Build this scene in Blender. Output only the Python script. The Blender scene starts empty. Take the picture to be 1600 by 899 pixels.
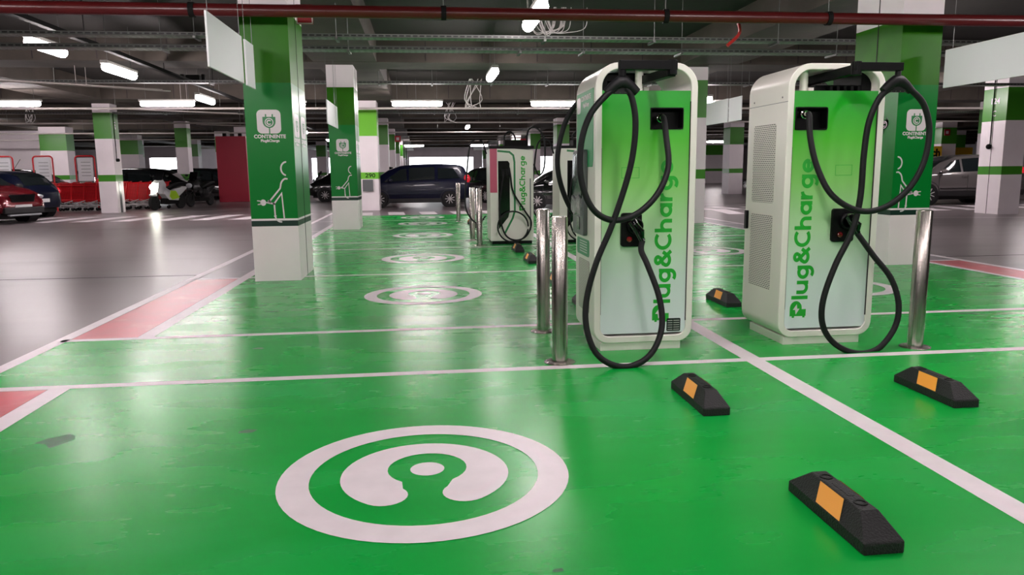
import bpy, math, random
from math import sin, cos, pi, radians as R
random.seed(7)
scene = bpy.context.scene
COL = scene.collection
V = __import__('mathutils').Vector
Matrix = __import__('mathutils').Matrix

# ------------------------------------------------------------------ camera
F = 1176.0
yaw, pitch, roll = 0.11566, 0.15447, -0.00993
def cam_rows():
    cy, sy = cos(yaw), sin(yaw); cp, sp = cos(pitch), sin(pitch); cr, sr = cos(roll), sin(roll)
    A = Matrix(((cy, -sy, 0), (sy, cy, 0), (0, 0, 1)))
    B = Matrix(((1, 0, 0), (0, 0, -1), (0, 1, 0)))
    P = Matrix(((1, 0, 0), (0, cp, -sp), (0, sp, cp)))
    Q = Matrix(((cr, -sr, 0), (sr, cr, 0), (0, 0, 1)))
    return Q @ P @ B @ A
MC = cam_rows(); MT = MC.transposed(); CH = 1.35
cd = bpy.data.cameras.new('camera'); co = bpy.data.objects.new('camera', cd); COL.objects.link(co)
m3 = Matrix((MC[0], -MC[1], -MC[2])).transposed()
co.matrix_world = Matrix.Translation((0, 0, CH)) @ m3.to_4x4()
cd.sensor_width = 36; cd.lens = 36 * F / 1600; cd.clip_end = 500; cd.clip_start = 0.05
scene.camera = co
def at(px, py, Y):            # a point of the photograph on the vertical plane y = Y
    d = MT @ V(((px - 800) / F, (py - 449.5) / F, 1)); return V((d.x * Y / d.y, Y, CH + d.z * Y / d.y))

# ------------------------------------------------------------------ materials
def srgb(r, g, b):
    f = lambda c: (c / 255 / 12.92) if c / 255 <= .04045 else ((c / 255 + .055) / 1.055) ** 2.4
    return (f(r), f(g), f(b), 1)
def mat(name, col, rough=.5, metal=0, emit=None, estr=0, spec=.5, noise=0, nscale=5, bump=0, bscale=60, alpha=1, coat=0, trans=0, dirt=None, stretch=(1, 1, 1)):
    m = bpy.data.materials.new(name); m.use_nodes = True
    nt = m.node_tree; b = nt.nodes['Principled BSDF']
    b.inputs['Base Color'].default_value = col; b.inputs['Roughness'].default_value = rough
    b.inputs['Metallic'].default_value = metal; b.inputs['Specular IOR Level'].default_value = spec
    b.inputs['Coat Weight'].default_value = coat; b.inputs['Coat Roughness'].default_value = .08
    b.inputs['Transmission Weight'].default_value = trans
    b.inputs['Alpha'].default_value = alpha
    if emit: b.inputs['Emission Color'].default_value = emit; b.inputs['Emission Strength'].default_value = estr
    tc = nt.nodes.new('ShaderNodeTexCoord'); mp = nt.nodes.new('ShaderNodeMapping')
    mp.inputs['Scale'].default_value = stretch; nt.links.new(tc.outputs['Object'], mp.inputs['Vector'])
    if noise:
        n = nt.nodes.new('ShaderNodeTexNoise'); n.inputs['Scale'].default_value = nscale; n.inputs['Detail'].default_value = 5
        nt.links.new(mp.outputs[0], n.inputs['Vector'])
        r = nt.nodes.new('ShaderNodeMapRange'); r.inputs[1].default_value = .3; r.inputs[2].default_value = .7
        r.inputs[3].default_value = 1 - noise; r.inputs[4].default_value = 1 + noise * .5
        nt.links.new(n.outputs['Fac'], r.inputs[0])
        mx = nt.nodes.new('ShaderNodeMix'); mx.data_type = 'RGBA'; mx.blend_type = 'MULTIPLY'; mx.inputs[0].default_value = 1
        mx.inputs[6].default_value = col
        cb = nt.nodes.new('ShaderNodeCombineColor')
        for i in range(3): nt.links.new(r.outputs[0], cb.inputs[i])
        nt.links.new(cb.outputs[0], mx.inputs[7]); out = mx.outputs[2]
        if dirt:
            n2 = nt.nodes.new('ShaderNodeTexNoise'); n2.inputs['Scale'].default_value = dirt[1]; n2.inputs['Detail'].default_value = 6
            nt.links.new(mp.outputs[0], n2.inputs['Vector'])
            r2 = nt.nodes.new('ShaderNodeMapRange'); r2.inputs[1].default_value = dirt[2]; r2.inputs[2].default_value = dirt[2] + .25
            nt.links.new(n2.outputs['Fac'], r2.inputs[0])
            m2 = nt.nodes.new('ShaderNodeMix'); m2.data_type = 'RGBA'; nt.links.new(r2.outputs[0], m2.inputs[0])
            nt.links.new(out, m2.inputs[6]); m2.inputs[7].default_value = dirt[0]; out = m2.outputs[2]
        nt.links.new(out, b.inputs['Base Color'])
        rr = nt.nodes.new('ShaderNodeMapRange'); rr.inputs[1].default_value = .3; rr.inputs[2].default_value = .7
        rr.inputs[3].default_value = max(.02, rough - RV); rr.inputs[4].default_value = rough + RV
        nt.links.new(n.outputs['Fac'], rr.inputs[0]); nt.links.new(rr.outputs[0], b.inputs['Roughness'])
    if bump:
        n = nt.nodes.new('ShaderNodeTexNoise'); n.inputs['Scale'].default_value = bscale; n.inputs['Detail'].default_value = 3
        nt.links.new(mp.outputs[0], n.inputs['Vector'])
        bp = nt.nodes.new('ShaderNodeBump'); bp.inputs['Strength'].default_value = bump; bp.inputs['Distance'].default_value = .01
        nt.links.new(n.outputs['Fac'], bp.inputs['Height']); nt.links.new(bp.outputs[0], b.inputs['Normal'])
    return m
RV = .025
GREEN_PAINT = srgb(0, 168, 60)
M = {}
M['conc_floor'] = mat('concrete_floor', srgb(124, 114, 116), .31, noise=.16, nscale=1.4, dirt=(srgb(106, 96, 98), .6, .5), stretch=(.5, 1.3, 1), spec=.4)
M['green'] = mat('green_floor_paint', GREEN_PAINT, .27, noise=.09, nscale=2.2, dirt=(srgb(28, 168, 78), 1.1, .5), stretch=(.45, 1.3, 1), spec=.38)
M['line'] = mat('white_line_paint', srgb(232, 222, 226), .38, noise=.06, nscale=8, )
M['redf'] = mat('red_floor_paint', srgb(205, 88, 98), .32, noise=.15, nscale=3, dirt=(srgb(226, 160, 162), 3.5, .58))
M['greyf'] = mat('grey_floor_paint', srgb(128, 122, 128), .32, noise=.15, nscale=4, dirt=(srgb(175, 170, 176), 5, .6))
M['crack'] = mat('floor_joint', srgb(48, 40, 44), .8)
M['ceil'] = mat('ceiling_concrete', srgb(38, 35, 33), .85, noise=.35, nscale=.8, bump=.3, bscale=9, dirt=(srgb(44, 41, 38), .5, .45))
M['beam'] = mat('beam_concrete', srgb(82, 74, 67), .85, noise=.3, nscale=1.2, bump=.3, bscale=12, dirt=(srgb(62, 56, 50), .8, .45))
M['white'] = mat('white_wall_paint', srgb(243, 233, 237), .45, noise=.05, nscale=1.5, bump=.05, bscale=20)
M['basewhite'] = mat('grey_white_paint', srgb(240, 230, 232), .4, noise=.05, nscale=2, bump=.04, bscale=30)
M['bandg'] = mat('pillar_green', srgb(66, 142, 36), .35, noise=.06, nscale=2)
M['bandlime'] = mat('pillar_lime', srgb(112, 196, 48), .35, noise=.04, nscale=2)
M['olive'] = mat('pillar_olive_green', srgb(50, 116, 16), .38, noise=.18, nscale=2.5, spec=.2)
M['wrap'] = mat('pillar_wrap_green', srgb(0, 122, 44), .3, noise=.04, nscale=1, spec=.25)
M['darkband'] = mat('pillar_dark_green', srgb(12, 50, 40), .3)
M['decal'] = mat('decal_white', srgb(222, 214, 218), .35)
M['decalg'] = mat('decal_green', srgb(30, 125, 68), .35)
M['chw'] = mat('charger_white', srgb(232, 228, 220), .32, spec=.5, bump=.01, bscale=200)
M['black'] = mat('black_plastic', srgb(7, 7, 9), .45, spec=.15)
M['blackg'] = mat('black_gloss', srgb(8, 8, 10), .12, coat=.5)
M['rubber'] = mat('black_rubber', srgb(17, 17, 20), .55, spec=.3, bump=.08, bscale=300)
M['stop'] = mat('wheel_stop_rubber', srgb(14, 14, 16), .6, bump=.5, bscale=120, noise=.2, nscale=30)
M['orange'] = mat('orange_reflector', srgb(255, 170, 60), .45)
M['steel'] = mat('brushed_steel', srgb(190, 184, 178), .22, metal=1, noise=.5, nscale=45, stretch=(6, 6, .02), bump=.35, bscale=14)  # vertical streaks in the colour imitate surroundings mirrored in the brushed metal
M['chrome'] = mat('chrome', srgb(215, 210, 205), .12, metal=1)
M['galv'] = mat('galvanised_steel', srgb(120, 122, 120), .4, metal=.8, noise=.2, nscale=12)
M['pipe'] = mat('red_pipe_paint', srgb(84, 20, 22), .3, noise=.12, nscale=3)
M['dark'] = mat('dark_metal', srgb(24, 23, 23), .8, spec=.15)
M['panel'] = mat('sign_blank', srgb(240, 240, 244), .5)
M['housing'] = mat('lamp_housing', srgb(180, 176, 172), .5)
M['lamp'] = mat('lamp_glow', srgb(255, 250, 246), .5, emit=(1, .90, .91, 1), estr=30)
M['pcb'] = mat('wrapped_screen', srgb(16, 70, 48), .08, coat=1, noise=.7, nscale=14, bump=1.0, bscale=22, dirt=(srgb(190, 200, 200), 9, .58))
M['film'] = mat('crinkled_film', srgb(170, 170, 174), .1, metal=.5, noise=.4, nscale=16, bump=1, bscale=30)
M['greyp'] = mat('grey_plastic', srgb(96, 98, 100), .3)
M['sticker'] = mat('green_sticker', srgb(50, 158, 98), .45)
M['sticker2'] = mat('green_instruction_sticker', srgb(30, 140, 88), .3)
M['logo'] = mat('logo_green', srgb(30, 168, 46), .35)
M['redglass'] = mat('red_button', srgb(120, 14, 22), .15, coat=1)
M['label'] = mat('rating_label', srgb(30, 32, 34), .25)
M['labelt'] = mat('label_print', srgb(150, 150, 150), .4)
M['glass'] = mat('car_glass', srgb(26, 32, 34), .05, coat=.3, spec=.6)
M['tyre'] = mat('tyre', srgb(18, 17, 18), .75)
M['rim'] = mat('alloy_rim', srgb(190, 184, 186), .35)
M['navy'] = mat('navy_car_paint', srgb(12, 15, 42), .35, coat=.25, spec=.3)
M['dblue'] = mat('dark_blue_car_paint', srgb(18, 24, 46), .28, metal=.2, coat=.6)
M['wine'] = mat('wine_red_car_paint', srgb(112, 10, 26), .22, metal=.3, coat=1)
M['silver'] = mat('grey_car_paint', srgb(128, 122, 122), .25, metal=.5, coat=1)
M['bcar'] = mat('black_car_paint', srgb(10, 12, 13), .18, coat=1)
M['wcar'] = mat('white_car_paint', srgb(225, 222, 222), .25, coat=1)
M['tail'] = mat('tail_lamp', srgb(200, 20, 30), .15, emit=(1, .05, .08, 1), estr=.12, coat=1)
M['headl'] = mat('head_lamp_glass', srgb(190, 195, 200), .08, metal=.4, coat=1)
M['plate'] = mat('number_plate', srgb(225, 225, 225), .4)
M['bplastic'] = mat('bumper_plastic', srgb(30, 28, 30), .55)
M['cartred'] = mat('red_cart_plastic', srgb(214, 22, 34), .35)
M['redpaint'] = mat('red_panel_paint', srgb(176, 28, 56), .45, noise=.05, nscale=2)
M['yellow'] = mat('yellow_sign', srgb(226, 178, 40), .45)
M['lime'] = mat('lime_plastic', srgb(170, 215, 40), .35)
M['scw'] = mat('scooter_white', srgb(220, 220, 222), .25, coat=1)
M['bluesign'] = mat('blue_sign', srgb(30, 50, 100), .4)
M['firesign'] = mat('fire_sign_red', srgb(170, 16, 36), .4)
M['hl'] = mat('lit_headlight', srgb(255, 255, 240), .3, emit=(1, 1, .85, 1), estr=22)
M['day'] = mat('daylight_pane', srgb(240, 245, 255), .4, emit=(.93, .96, 1, 1), estr=3.0)
M['wire'] = mat('grey_cable', srgb(190, 182, 178), .4)
M['web'] = mat('clear_wrap', srgb(205, 200, 198), .2, noise=.3, nscale=20)

def gradient_panel():         # sticker printed green at the top fading to white at the bottom
    m = bpy.data.materials.new('gradient_sticker'); m.use_nodes = True; nt = m.node_tree; b = nt.nodes['Principled BSDF']
    b.inputs['Roughness'].default_value = .34
    tc = nt.nodes.new('ShaderNodeTexCoord'); sp = nt.nodes.new('ShaderNodeSeparateXYZ'); nt.links.new(tc.outputs['Object'], sp.inputs[0])
    r = nt.nodes.new('ShaderNodeMapRange'); r.inputs[1].default_value = .15; r.inputs[2].default_value = 1.91
    cr = nt.nodes.new('ShaderNodeValToRGB'); e = cr.color_ramp
    e.elements[0].position = 0; e.elements[0].color = srgb(222, 230, 234)
    e.elements[1].position = 1; e.elements[1].color = srgb(2, 150, 24)
    for p, c in ((.22, (206, 222, 214)), (.42, (178, 216, 168)), (.62, (132, 200, 104)), (.80, (74, 182, 42)), (.93, (14, 164, 22))):
        k = e.elements.new(p); k.color = srgb(*c)
    nt.links.new(sp.outputs['Z'], r.inputs[0]); nt.links.new(r.outputs[0], cr.inputs[0]); nt.links.new(cr.outputs[0], b.inputs['Base Color'])
    return m
M['grad'] = gradient_panel()
def slots_mat(name, base, hole, sx, sy, axis, mortar=.4, off=.5):    # pattern of slots: bricks are the holes
    m = bpy.data.materials.new(name); m.use_nodes = True; nt = m.node_tree; b = nt.nodes['Principled BSDF']
    tc = nt.nodes.new('ShaderNodeTexCoord'); sp = nt.nodes.new('ShaderNodeSeparateXYZ'); cb = nt.nodes.new('ShaderNodeCombineXYZ')
    nt.links.new(tc.outputs['Object'], sp.inputs[0]); nt.links.new(sp.outputs[axis[0]], cb.inputs[0]); nt.links.new(sp.outputs[axis[1]], cb.inputs[1])
    bt = nt.nodes.new('ShaderNodeTexBrick'); bt.inputs['Scale'].default_value = 1
    bt.inputs['Brick Width'].default_value = sx; bt.inputs['Row Height'].default_value = sy
    bt.inputs['Mortar Size'].default_value = min(sx, sy) * mortar; bt.inputs['Mortar Smooth'].default_value = 0; bt.offset = off
    bt.inputs['Color1'].default_value = hole; bt.inputs['Color2'].default_value = hole; bt.inputs['Mortar'].default_value = base
    nt.links.new(cb.outputs[0], bt.inputs['Vector']); nt.links.new(bt.outputs['Color'], b.inputs['Base Color'])
    b.inputs['Roughness'].default_value = .4
    return m
M['grille'] = slots_mat('slotted_grille', srgb(228, 222, 214), srgb(34, 32, 32), .036, .0145, ('Y', 'Z'), .28)
M['grille_fine'] = slots_mat('perforated_grille', srgb(206, 200, 192), srgb(60, 56, 54), .022, .013, ('Y', 'Z'), .28)
M['traysl'] = slots_mat('perforated_tray', srgb(96, 98, 95), srgb(14, 14, 14), .10, .05, ('X', 'Z'), .3, 0)
M['trayb'] = slots_mat('perforated_tray_floor', srgb(150, 152, 150), srgb(26, 26, 26), .10, .08, ('X', 'Y'), .36, 0)
M['basket'] = slots_mat('basket_grid', srgb(205, 24, 34), srgb(96, 8, 14), .06, .03, ('X', 'Z'), .3, 0)

# ------------------------------------------------------------------ mesh helper
class MB:
    def __init__(s): s.v = []; s.f = []; s.m = []
    def add(s, vs, fs, mi=0):
        o = len(s.v); s.v += [tuple(p) for p in vs]
        for f in fs: s.f.append([i + o for i in f]); s.m.append(mi)
        return s
    def box(s, x0, x1, y0, y1, z0, z1, mi=0):
        vs = [(x, y, z) for z in (z0, z1) for y in (y0, y1) for x in (x0, x1)]
        return s.add(vs, [(0, 2, 3, 1), (4, 5, 7, 6), (0, 1, 5, 4), (2, 6, 7, 3), (0, 4, 6, 2), (1, 3, 7, 5)], mi)
    def prism(s, poly, fn, a0, a1, mi=0):      # poly of (u,v), fn(u,v,a)->xyz
        n = len(poly); vs = [fn(u, w, a0) for u, w in poly] + [fn(u, w, a1) for u, w in poly]
        fs = [list(range(n))[::-1], list(range(n, 2 * n))] + [(i, (i + 1) % n, n + (i + 1) % n, n + i) for i in range(n)]
        return s.add(vs, fs, mi)
    def loop_shell(s, outer, inner, fn, a0, a1, mi=0):
        n = len(outer); vs = []
        for a in (a0, a1):
            vs += [fn(u, w, a) for u, w in outer] + [fn(u, w, a) for u, w in inner]
        fs = []
        for i in range(n):
            j = (i + 1) % n
            fs += [(i, j, n + j, n + i), (2 * n + i, 3 * n + i, 3 * n + j, 2 * n + j), (i, 2 * n + i, 2 * n + j, j), (n + i, n + j, 3 * n + j, 3 * n + i)]
        return s.add(vs, fs, mi)
    def tube(s, pts, r, n=8, mi=0, closed=False, cap=True):
        pts = [V(p) for p in pts]; N = len(pts); rings = []
        up = V((0, 0, 1)); prev = None
        for i in range(N):
            if closed: d = pts[(i + 1) % N] - pts[i - 1]
            else: d = pts[min(i + 1, N - 1)] - pts[max(i - 1, 0)]
            if d.length < 1e-9: d = V((0, 0, 1))
            d.normalize()
            if prev is None:
                a = up if abs(d.z) < .9 else V((1, 0, 0)); u = d.cross(a).normalized()
            else:
                u = prev - d * prev.dot(d)
                u = u.normalized() if u.length > 1e-6 else d.orthogonal().normalized()
            prev = u; w = d.cross(u)
            rr = r[i] if isinstance(r, (list, tuple)) else r
            rings.append([pts[i] + (u * cos(2 * pi * k / n) + w * sin(2 * pi * k / n)) * rr for k in range(n)])
        vs = [p for rg in rings for p in rg]; fs = []
        for i in range(N if closed else N - 1):
            a = i * n; b = ((i + 1) % N) * n
            fs += [(a + k, a + (k + 1) % n, b + (k + 1) % n, b + k) for k in range(n)]
        if cap and not closed: fs += [list(range(n))[::-1], [(N - 1) * n + k for k in range(n)]]
        return s.add(vs, fs, mi)
    def lathe(s, prof, c, axis='z', n=24, mi=0):    # prof (r, h)
        vs = []; fs = []
        for r, h in prof:
            for k in range(n):
                a = 2 * pi * k / n; p = (r * cos(a), r * sin(a), h)
                if axis == 'y': p = (p[0], p[2], p[1])
                if axis == 'x': p = (p[2], p[0], p[1])
                vs.append((c[0] + p[0], c[1] + p[1], c[2] + p[2]))
        for i in range(len(prof) - 1):
            for k in range(n):
                fs.append((i * n + k, i * n + (k + 1) % n, (i + 1) * n + (k + 1) % n, (i + 1) * n + k))
        fs += [list(range(n))[::-1], [(len(prof) - 1) * n + k for k in range(n)]]
        return s.add(vs, fs, mi)
    def ball(s, c, r, sc=(1, 1, 1), n=12, mi=0):
        pr = [(r * sin(pi * i / 8) + 1e-5, -r * cos(pi * i / 8)) for i in range(9)]
        o = len(s.v); s.lathe(pr, (0, 0, 0), 'z', n, mi)
        for i in range(o, len(s.v)):
            p = s.v[i]; s.v[i] = (c[0] + p[0] * sc[0], c[1] + p[1] * sc[1], c[2] + p[2] * sc[2])
        return s
    def poly(s, pts, mi=0): return s.add(pts, [list(range(len(pts)))], mi)
    def stroke(s, path, w, fn, mi=0, closed=False, rnd=False):   # flat stroke in a plane; fn(u,v)->xyz
        P = [V((a, b)) for a, b in path]; N = len(P); L = []; Rr = []
        for i in range(N):
            if closed: d0 = P[i] - P[i - 1]; d1 = P[(i + 1) % N] - P[i]
            else: d0 = P[i] - P[i - 1] if i else P[1] - P[0]; d1 = P[i + 1] - P[i] if i < N - 1 else d0
            d0 = d0.normalized(); d1 = d1.normalized(); n0 = V((-d0.y, d0.x)); n1 = V((-d1.y, d1.x)); n_ = n0 + n1
            n_ = n_.normalized() if n_.length > 1e-6 else n0
            k = 1 / max(.5, n_.dot(n0)); L.append(P[i] + n_ * w / 2 * k); Rr.append(P[i] - n_ * w / 2 * k)
        vs = [fn(p.x, p.y) for p in L] + [fn(p.x, p.y) for p in Rr]
        fs = [(i, (i + 1) % N, N + (i + 1) % N, N + i) for i in range(N if closed else N - 1)]
        s.add(vs, fs, mi)
        if rnd and not closed:
            for q in (P[0], P[-1]): s.poly([fn(q.x + w / 2 * cos(2 * pi * k / 10), q.y + w / 2 * sin(2 * pi * k / 10)) for k in range(10)], mi)
        return s
    def build(s, name, mats, parent=None, smooth=False, bevel=0, kind=None, loc=None, rz=0, label=None, seg=2, angle=35):
        me = bpy.data.meshes.new(name); me.from_pydata(s.v, [], s.f)
        if not isinstance(mats, (list, tuple)): mats = [mats]
        for mm in mats: me.materials.append(mm)
        for p, mi in zip(me.polygons, s.m): p.material_index = mi
        me.update()
        import bmesh
        bm = bmesh.new(); bm.from_mesh(me); bmesh.ops.recalc_face_normals(bm, faces=bm.faces); bm.to_mesh(me); bm.free()
        if smooth:
            me.shade_smooth() if hasattr(me, 'shade_smooth') else None
            for p in me.polygons: p.use_smooth = True
            try: me.set_sharp_from_angle(angle=R(angle))
            except Exception: pass
        o = bpy.data.objects.new(name, me); COL.objects.link(o)
        if parent: o.parent = parent
        if loc: o.location = loc
        if rz: o.rotation_euler = (0, 0, rz)
        if bevel:
            b = o.modifiers.new('bevel', 'BEVEL'); b.width = bevel; b.segments = seg; b.limit_method = 'ANGLE'; b.angle_limit = R(40)
        if kind: o['kind'] = kind
        if label: o['label'] = label
        return o
def tag(o, label, cat, group=None):
    o['label'] = label; o['category'] = cat
    if group: o['group'] = group
    return o
def thing(name, label, cat, loc=(0, 0, 0), rz=0, group=None):
    o = bpy.data.objects.new(name, None); COL.objects.link(o); o.location = loc; o.rotation_euler = (0, 0, rz); o.empty_display_size = .2
    return tag(o, label, cat, group)
KIDS = {}
def kids(o): return [c for c in COL.objects if c.parent == o]
def dup(o, loc=None, rz=None, label=None, parent=None):
    c = o.copy(); COL.objects.link(c)
    if parent: c.parent = parent
    for k in kids(o): dup(k, parent=c)
    if loc is not None: c.location = loc
    if rz is not None: c.rotation_euler = (0, 0, rz)
    if label: c['label'] = label
    return c
def rrect(x0, x1, z0, z1, rb, rt, n=6):       # rounded rectangle, rb bottom radii, rt top radii, CCW
    P = []
    for cx, cz, r, a0 in ((x1 - rb, z0 + rb, rb, -90), (x1 - rt, z1 - rt, rt, 0), (x0 + rt, z1 - rt, rt, 90), (x0 + rb, z0 + rb, rb, 180)):
        for k in range(n + 1): a = R(a0 + 90 * k / n); P.append((cx + r * cos(a), cz + r * sin(a)))
    return P
def arc(cx, cy, r, a0, a1, n=12, ry=None):
    ry = r if ry is None else ry
    return [(cx + r * cos(R(a0 + (a1 - a0) * k / n)), cy + ry * sin(R(a0 + (a1 - a0) * k / n))) for k in range(n + 1)]
def spline(pts, n=8):                          # Catmull-Rom through points
    P = [V(p) for p in pts]; out = []
    for i in range(len(P) - 1):
        a = P[max(i - 1, 0)]; b = P[i]; c = P[i + 1]; d = P[min(i + 2, len(P) - 1)]
        for k in range(n):
            t = k / n
            out.append(.5 * ((2 * b) + (c - a) * t + (2 * a - 5 * b + 4 * c - d) * t * t + (3 * b - a - 3 * c + d) * t ** 3))
    out.append(P[-1]); return out
XZ = lambda y: (lambda u, w: (u, y, w))        # planes for flat strokes
def text_mesh(body, size, offset=0, bold_x=1.0):
    cu = bpy.data.curves.new('t', 'FONT'); cu.body = body; cu.size = size; cu.offset = offset; cu.align_x = 'CENTER'; cu.align_y = 'CENTER'
    cu.resolution_u = 3
    o = bpy.data.objects.new('t', cu); COL.objects.link(o)
    dg = bpy.context.evaluated_depsgraph_get(); me = bpy.data.meshes.new_from_object(o.evaluated_get(dg))
    vs = [(v.co.x * bold_x, v.co.y) for v in me.vertices]; fs = [list(p.vertices) for p in me.polygons]
    bpy.data.objects.remove(o); bpy.data.meshes.remove(me); return vs, fs
def add_text(mb, body, size, fn, offset=0, bx=1.0, mi=0):
    vs, fs = text_mesh(body, size, offset, bx); mb.add([fn(a, b) for a, b in vs], fs, mi); return mb

# ------------------------------------------------------------------ geometric lettering of the chargers
SW = .27
def glyph(c):
    r = (1 - SW) / 2; k = SW / 2
    if c == 'l': return [[(k, 0), (k, 1.42)]], SW
    if c == 'u': return [[(k, 1), (k, .46)] + arc(k + r, k + r, r, 180, 360, 14)[1:] + [(k + 2 * r, 1)], [(k + 2 * r, 0), (k + 2 * r, .5)]], 1
    if c == 'a': return [arc(k + r, k + r, r, 0, 360, 26), [(k + 2 * r, 0), (k + 2 * r, 1)]], 1
    if c == 'g': return [arc(k + r, k + r, r, 0, 360, 26), [(k + 2 * r, 1), (k + 2 * r, .02)] + arc(k + r, .02, r, 0, -135, 12, .34)[1:]], 1
    if c == 'C': return [arc(.62, .71, .575, 48, 312, 24)], 1.05
    if c == 'h': return [[(k, 0), (k, 1.42)], [(k, .4), (k, .52)] + arc(k + r * .95, k + r, r * .95, 180, 0, 14)[1:] + [(k + 1.9 * r, 0)]], .96
    if c == 'r': return [[(k, 0), (k, 1)], [(k, .3)] + arc(k + .46, .46, .44, 180, 95, 9)], .66
    if c == 'e': return [arc(k + r, k + r, r, 0, 325, 24), [(k, k + r), (k + 2 * r + SW * .3, k + r)]], 1
    if c == '&': return [[(.74, .96), (.24, .68)] + arc(.50, .42, .37, 145, 345, 16, .285) + [(1.10, .70)], arc(.5, 1.11, .235, -38, 218, 14, .19), [(.31, 1.0), (1.16, .03)]], 1.2
    return [], 1
def plug_charge(name, parent, fn, H, total, matr):    # fn(along, up) ; H = x height ; total = length
    mb = MB(); x = 0; parts = []
    pw = 1.15
    parts.append(('P', 0)); x = pw + .12
    for c in 'lug&Charge': parts.append((c, x)); x += glyph(c)[1] + .13
    sc = total / (x * H - .13 * H)
    for ci, (c, gx) in enumerate(parts):
        if c == 'P':
            q = lambda u, w: fn(u * H * sc, w * H)
            body = [(.22, 1.5), (.62, 1.5)] + arc(.62, .98, .52, 90, -90, 12) + [(.22, .46)]
            mb.poly([q(a, b) for a, b in body]); mb.poly([q(a, b) for a, b in [(.22, .1), (.52, .1), (.52, .46), (.22, .46)]]); mb.poly([q(a, b) for a, b in [(0, .1), (.22, .1), (.22, 1.5), (0, 1.5)]])
            for z in (.28, 1.2): mb.poly([q(a, b) for a, b in [(-.12, z - .1), (0, z - .1), (0, z + .1), (-.12, z + .1)]])
            bolt = [(.18, .72), (.62, .98), (.50, .70), (.86, .62), (.40, .40 + .1), (.52, .70)]
            q2 = lambda u, w: tuple(V(fn(u * H * sc, w * H)) + OFFS)
            mb.poly([q2(a, b) for a, b in [(.12, .98), (.56, .66), (.56, .86), (.9, .92), (.48, 1.24), (.48, 1.04)]], 1)
        else:
            for si, st in enumerate(glyph(c)[0]): mb.stroke(st, SW, lambda u, w: tuple(V(fn((gx + u) * H * sc, w * H)) + OFFS * (.45 * si)))
    return mb.build(name, matr, parent)
OFFS = V((0, -.001, 0))

# ================================================================== SETTING
X0, X1, Y0, Y1, ZC, ZB = -60, 62, -16, 92, 4.35, 3.78
floor = MB().box(X0, X1, Y0, Y1, -.2, 0).build('floor', M['conc_floor'], kind='structure')
def flat(name, quads, m, z, label=None):
    mb = MB()
    for q in quads: mb.poly([(a, b, z) for a, b in q])
    o = mb.build(name, m, floor)
    if label: o['label'] = label
    return o
def rect(x0, x1, y0, y1): return [(x0, y0), (x1, y0), (x1, y1), (x0, y1)]
flat('green_coating', [rect(-2.3, 7.1, Y0, 23.7), rect(-2.95, -2.3, 5.0, 6.42), rect(7.1, 7.72, 5.0, 6.42)], M['green'], .0015, 'glossy bright green floor coating')
LW = .1
def line(a, b, w=LW, z=.003):
    d = V((b[0] - a[0], b[1] - a[1])).normalized(); n = V((-d.y, d.x)) * w / 2
    return flat('white_line', [[(a[0] + n.x, a[1] + n.y), (b[0] + n.x, b[1] + n.y), (b[0] - n.x, b[1] - n.y), (a[0] - n.x, a[1] - n.y)]], M['line'], z)
for y, w in ((4.98, .09), (6.42, .09), (10.02, .09), (13.4, .08), (14.6, .08), (17.75, .08), (21.2, .08)): line((-2.98, y), (7.7, y), w)
line((-2.98, Y0), (-2.98, 23.8), .11); line((-2.33, Y0), (-2.33, 4.98), .13, .0032); line((-2.33, 6.42), (-2.33, 23.8), .13, .0032)
line((7.72, Y0), (7.72, 23.8), .11); line((7.1, 6.42), (7.1, 23.8), .1, .0032)
line((2.3, Y0), (2.3, 21.2), .135, .0034)
for x0, x1 in ((-2.92, -2.40), (7.15, 7.66)):
    flat('red_panel', [rect(x0, x1, 0, 4.93), rect(x0, x1, 6.47, 9.97)], M['redf'], .0022, 'faded red painted floor band')
    flat('grey_panel', [rect(x0, x1, 10.07, 13.35), rect(x0, x1, 14.65, 23.7)], M['greyf'], .0022, 'grey painted floor band')
# worn white print inside the bands
mb = MB()
for k in range(26):
    yy = random.choice([7.2, 8.0, 8.7, 11.0, 11.8, 12.4, 15.5, 16.4, 18.6, 19.6]) + random.uniform(-.25, .25); xx = random.uniform(-2.8, -2.6)
    mb.poly([(xx, yy, .0027), (xx + random.uniform(.05, .16), yy + .01, .0027), (xx + random.uniform(.05, .16), yy + .07, .0027), (xx + .01, yy + .05, .0027)])
# dark scuffs on the green coating
M['scuff'] = mat('dark_scuff', srgb(60, 120, 78), .4, noise=.3, nscale=20)
for cx, cy, a, b, n in ((-1.9, 3.95, .09, .10, 9), (-.95, 3.95, .06, .03, 8), (-1.3, 5.9, .05, .03, 7), (.42, 2.35, .03, .015, 7), (-1.5, 7.5, .10, .03, 9), (-1.0, 9.3, .12, .03, 8), (5.0, 6.3, .12, .04, 9), (3.4, 3.4, .07, .02, 7), (-.6, 7.9, .08, .02, 7)):
    flat('scuff_mark', [[(cx + a * cos(2 * pi * k / n) * random.uniform(.5, 1.2), cy + b * sin(2 * pi * k / n) * random.uniform(.5, 1.2)) for k in range(n)]], M['scuff'], .0018)
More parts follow.
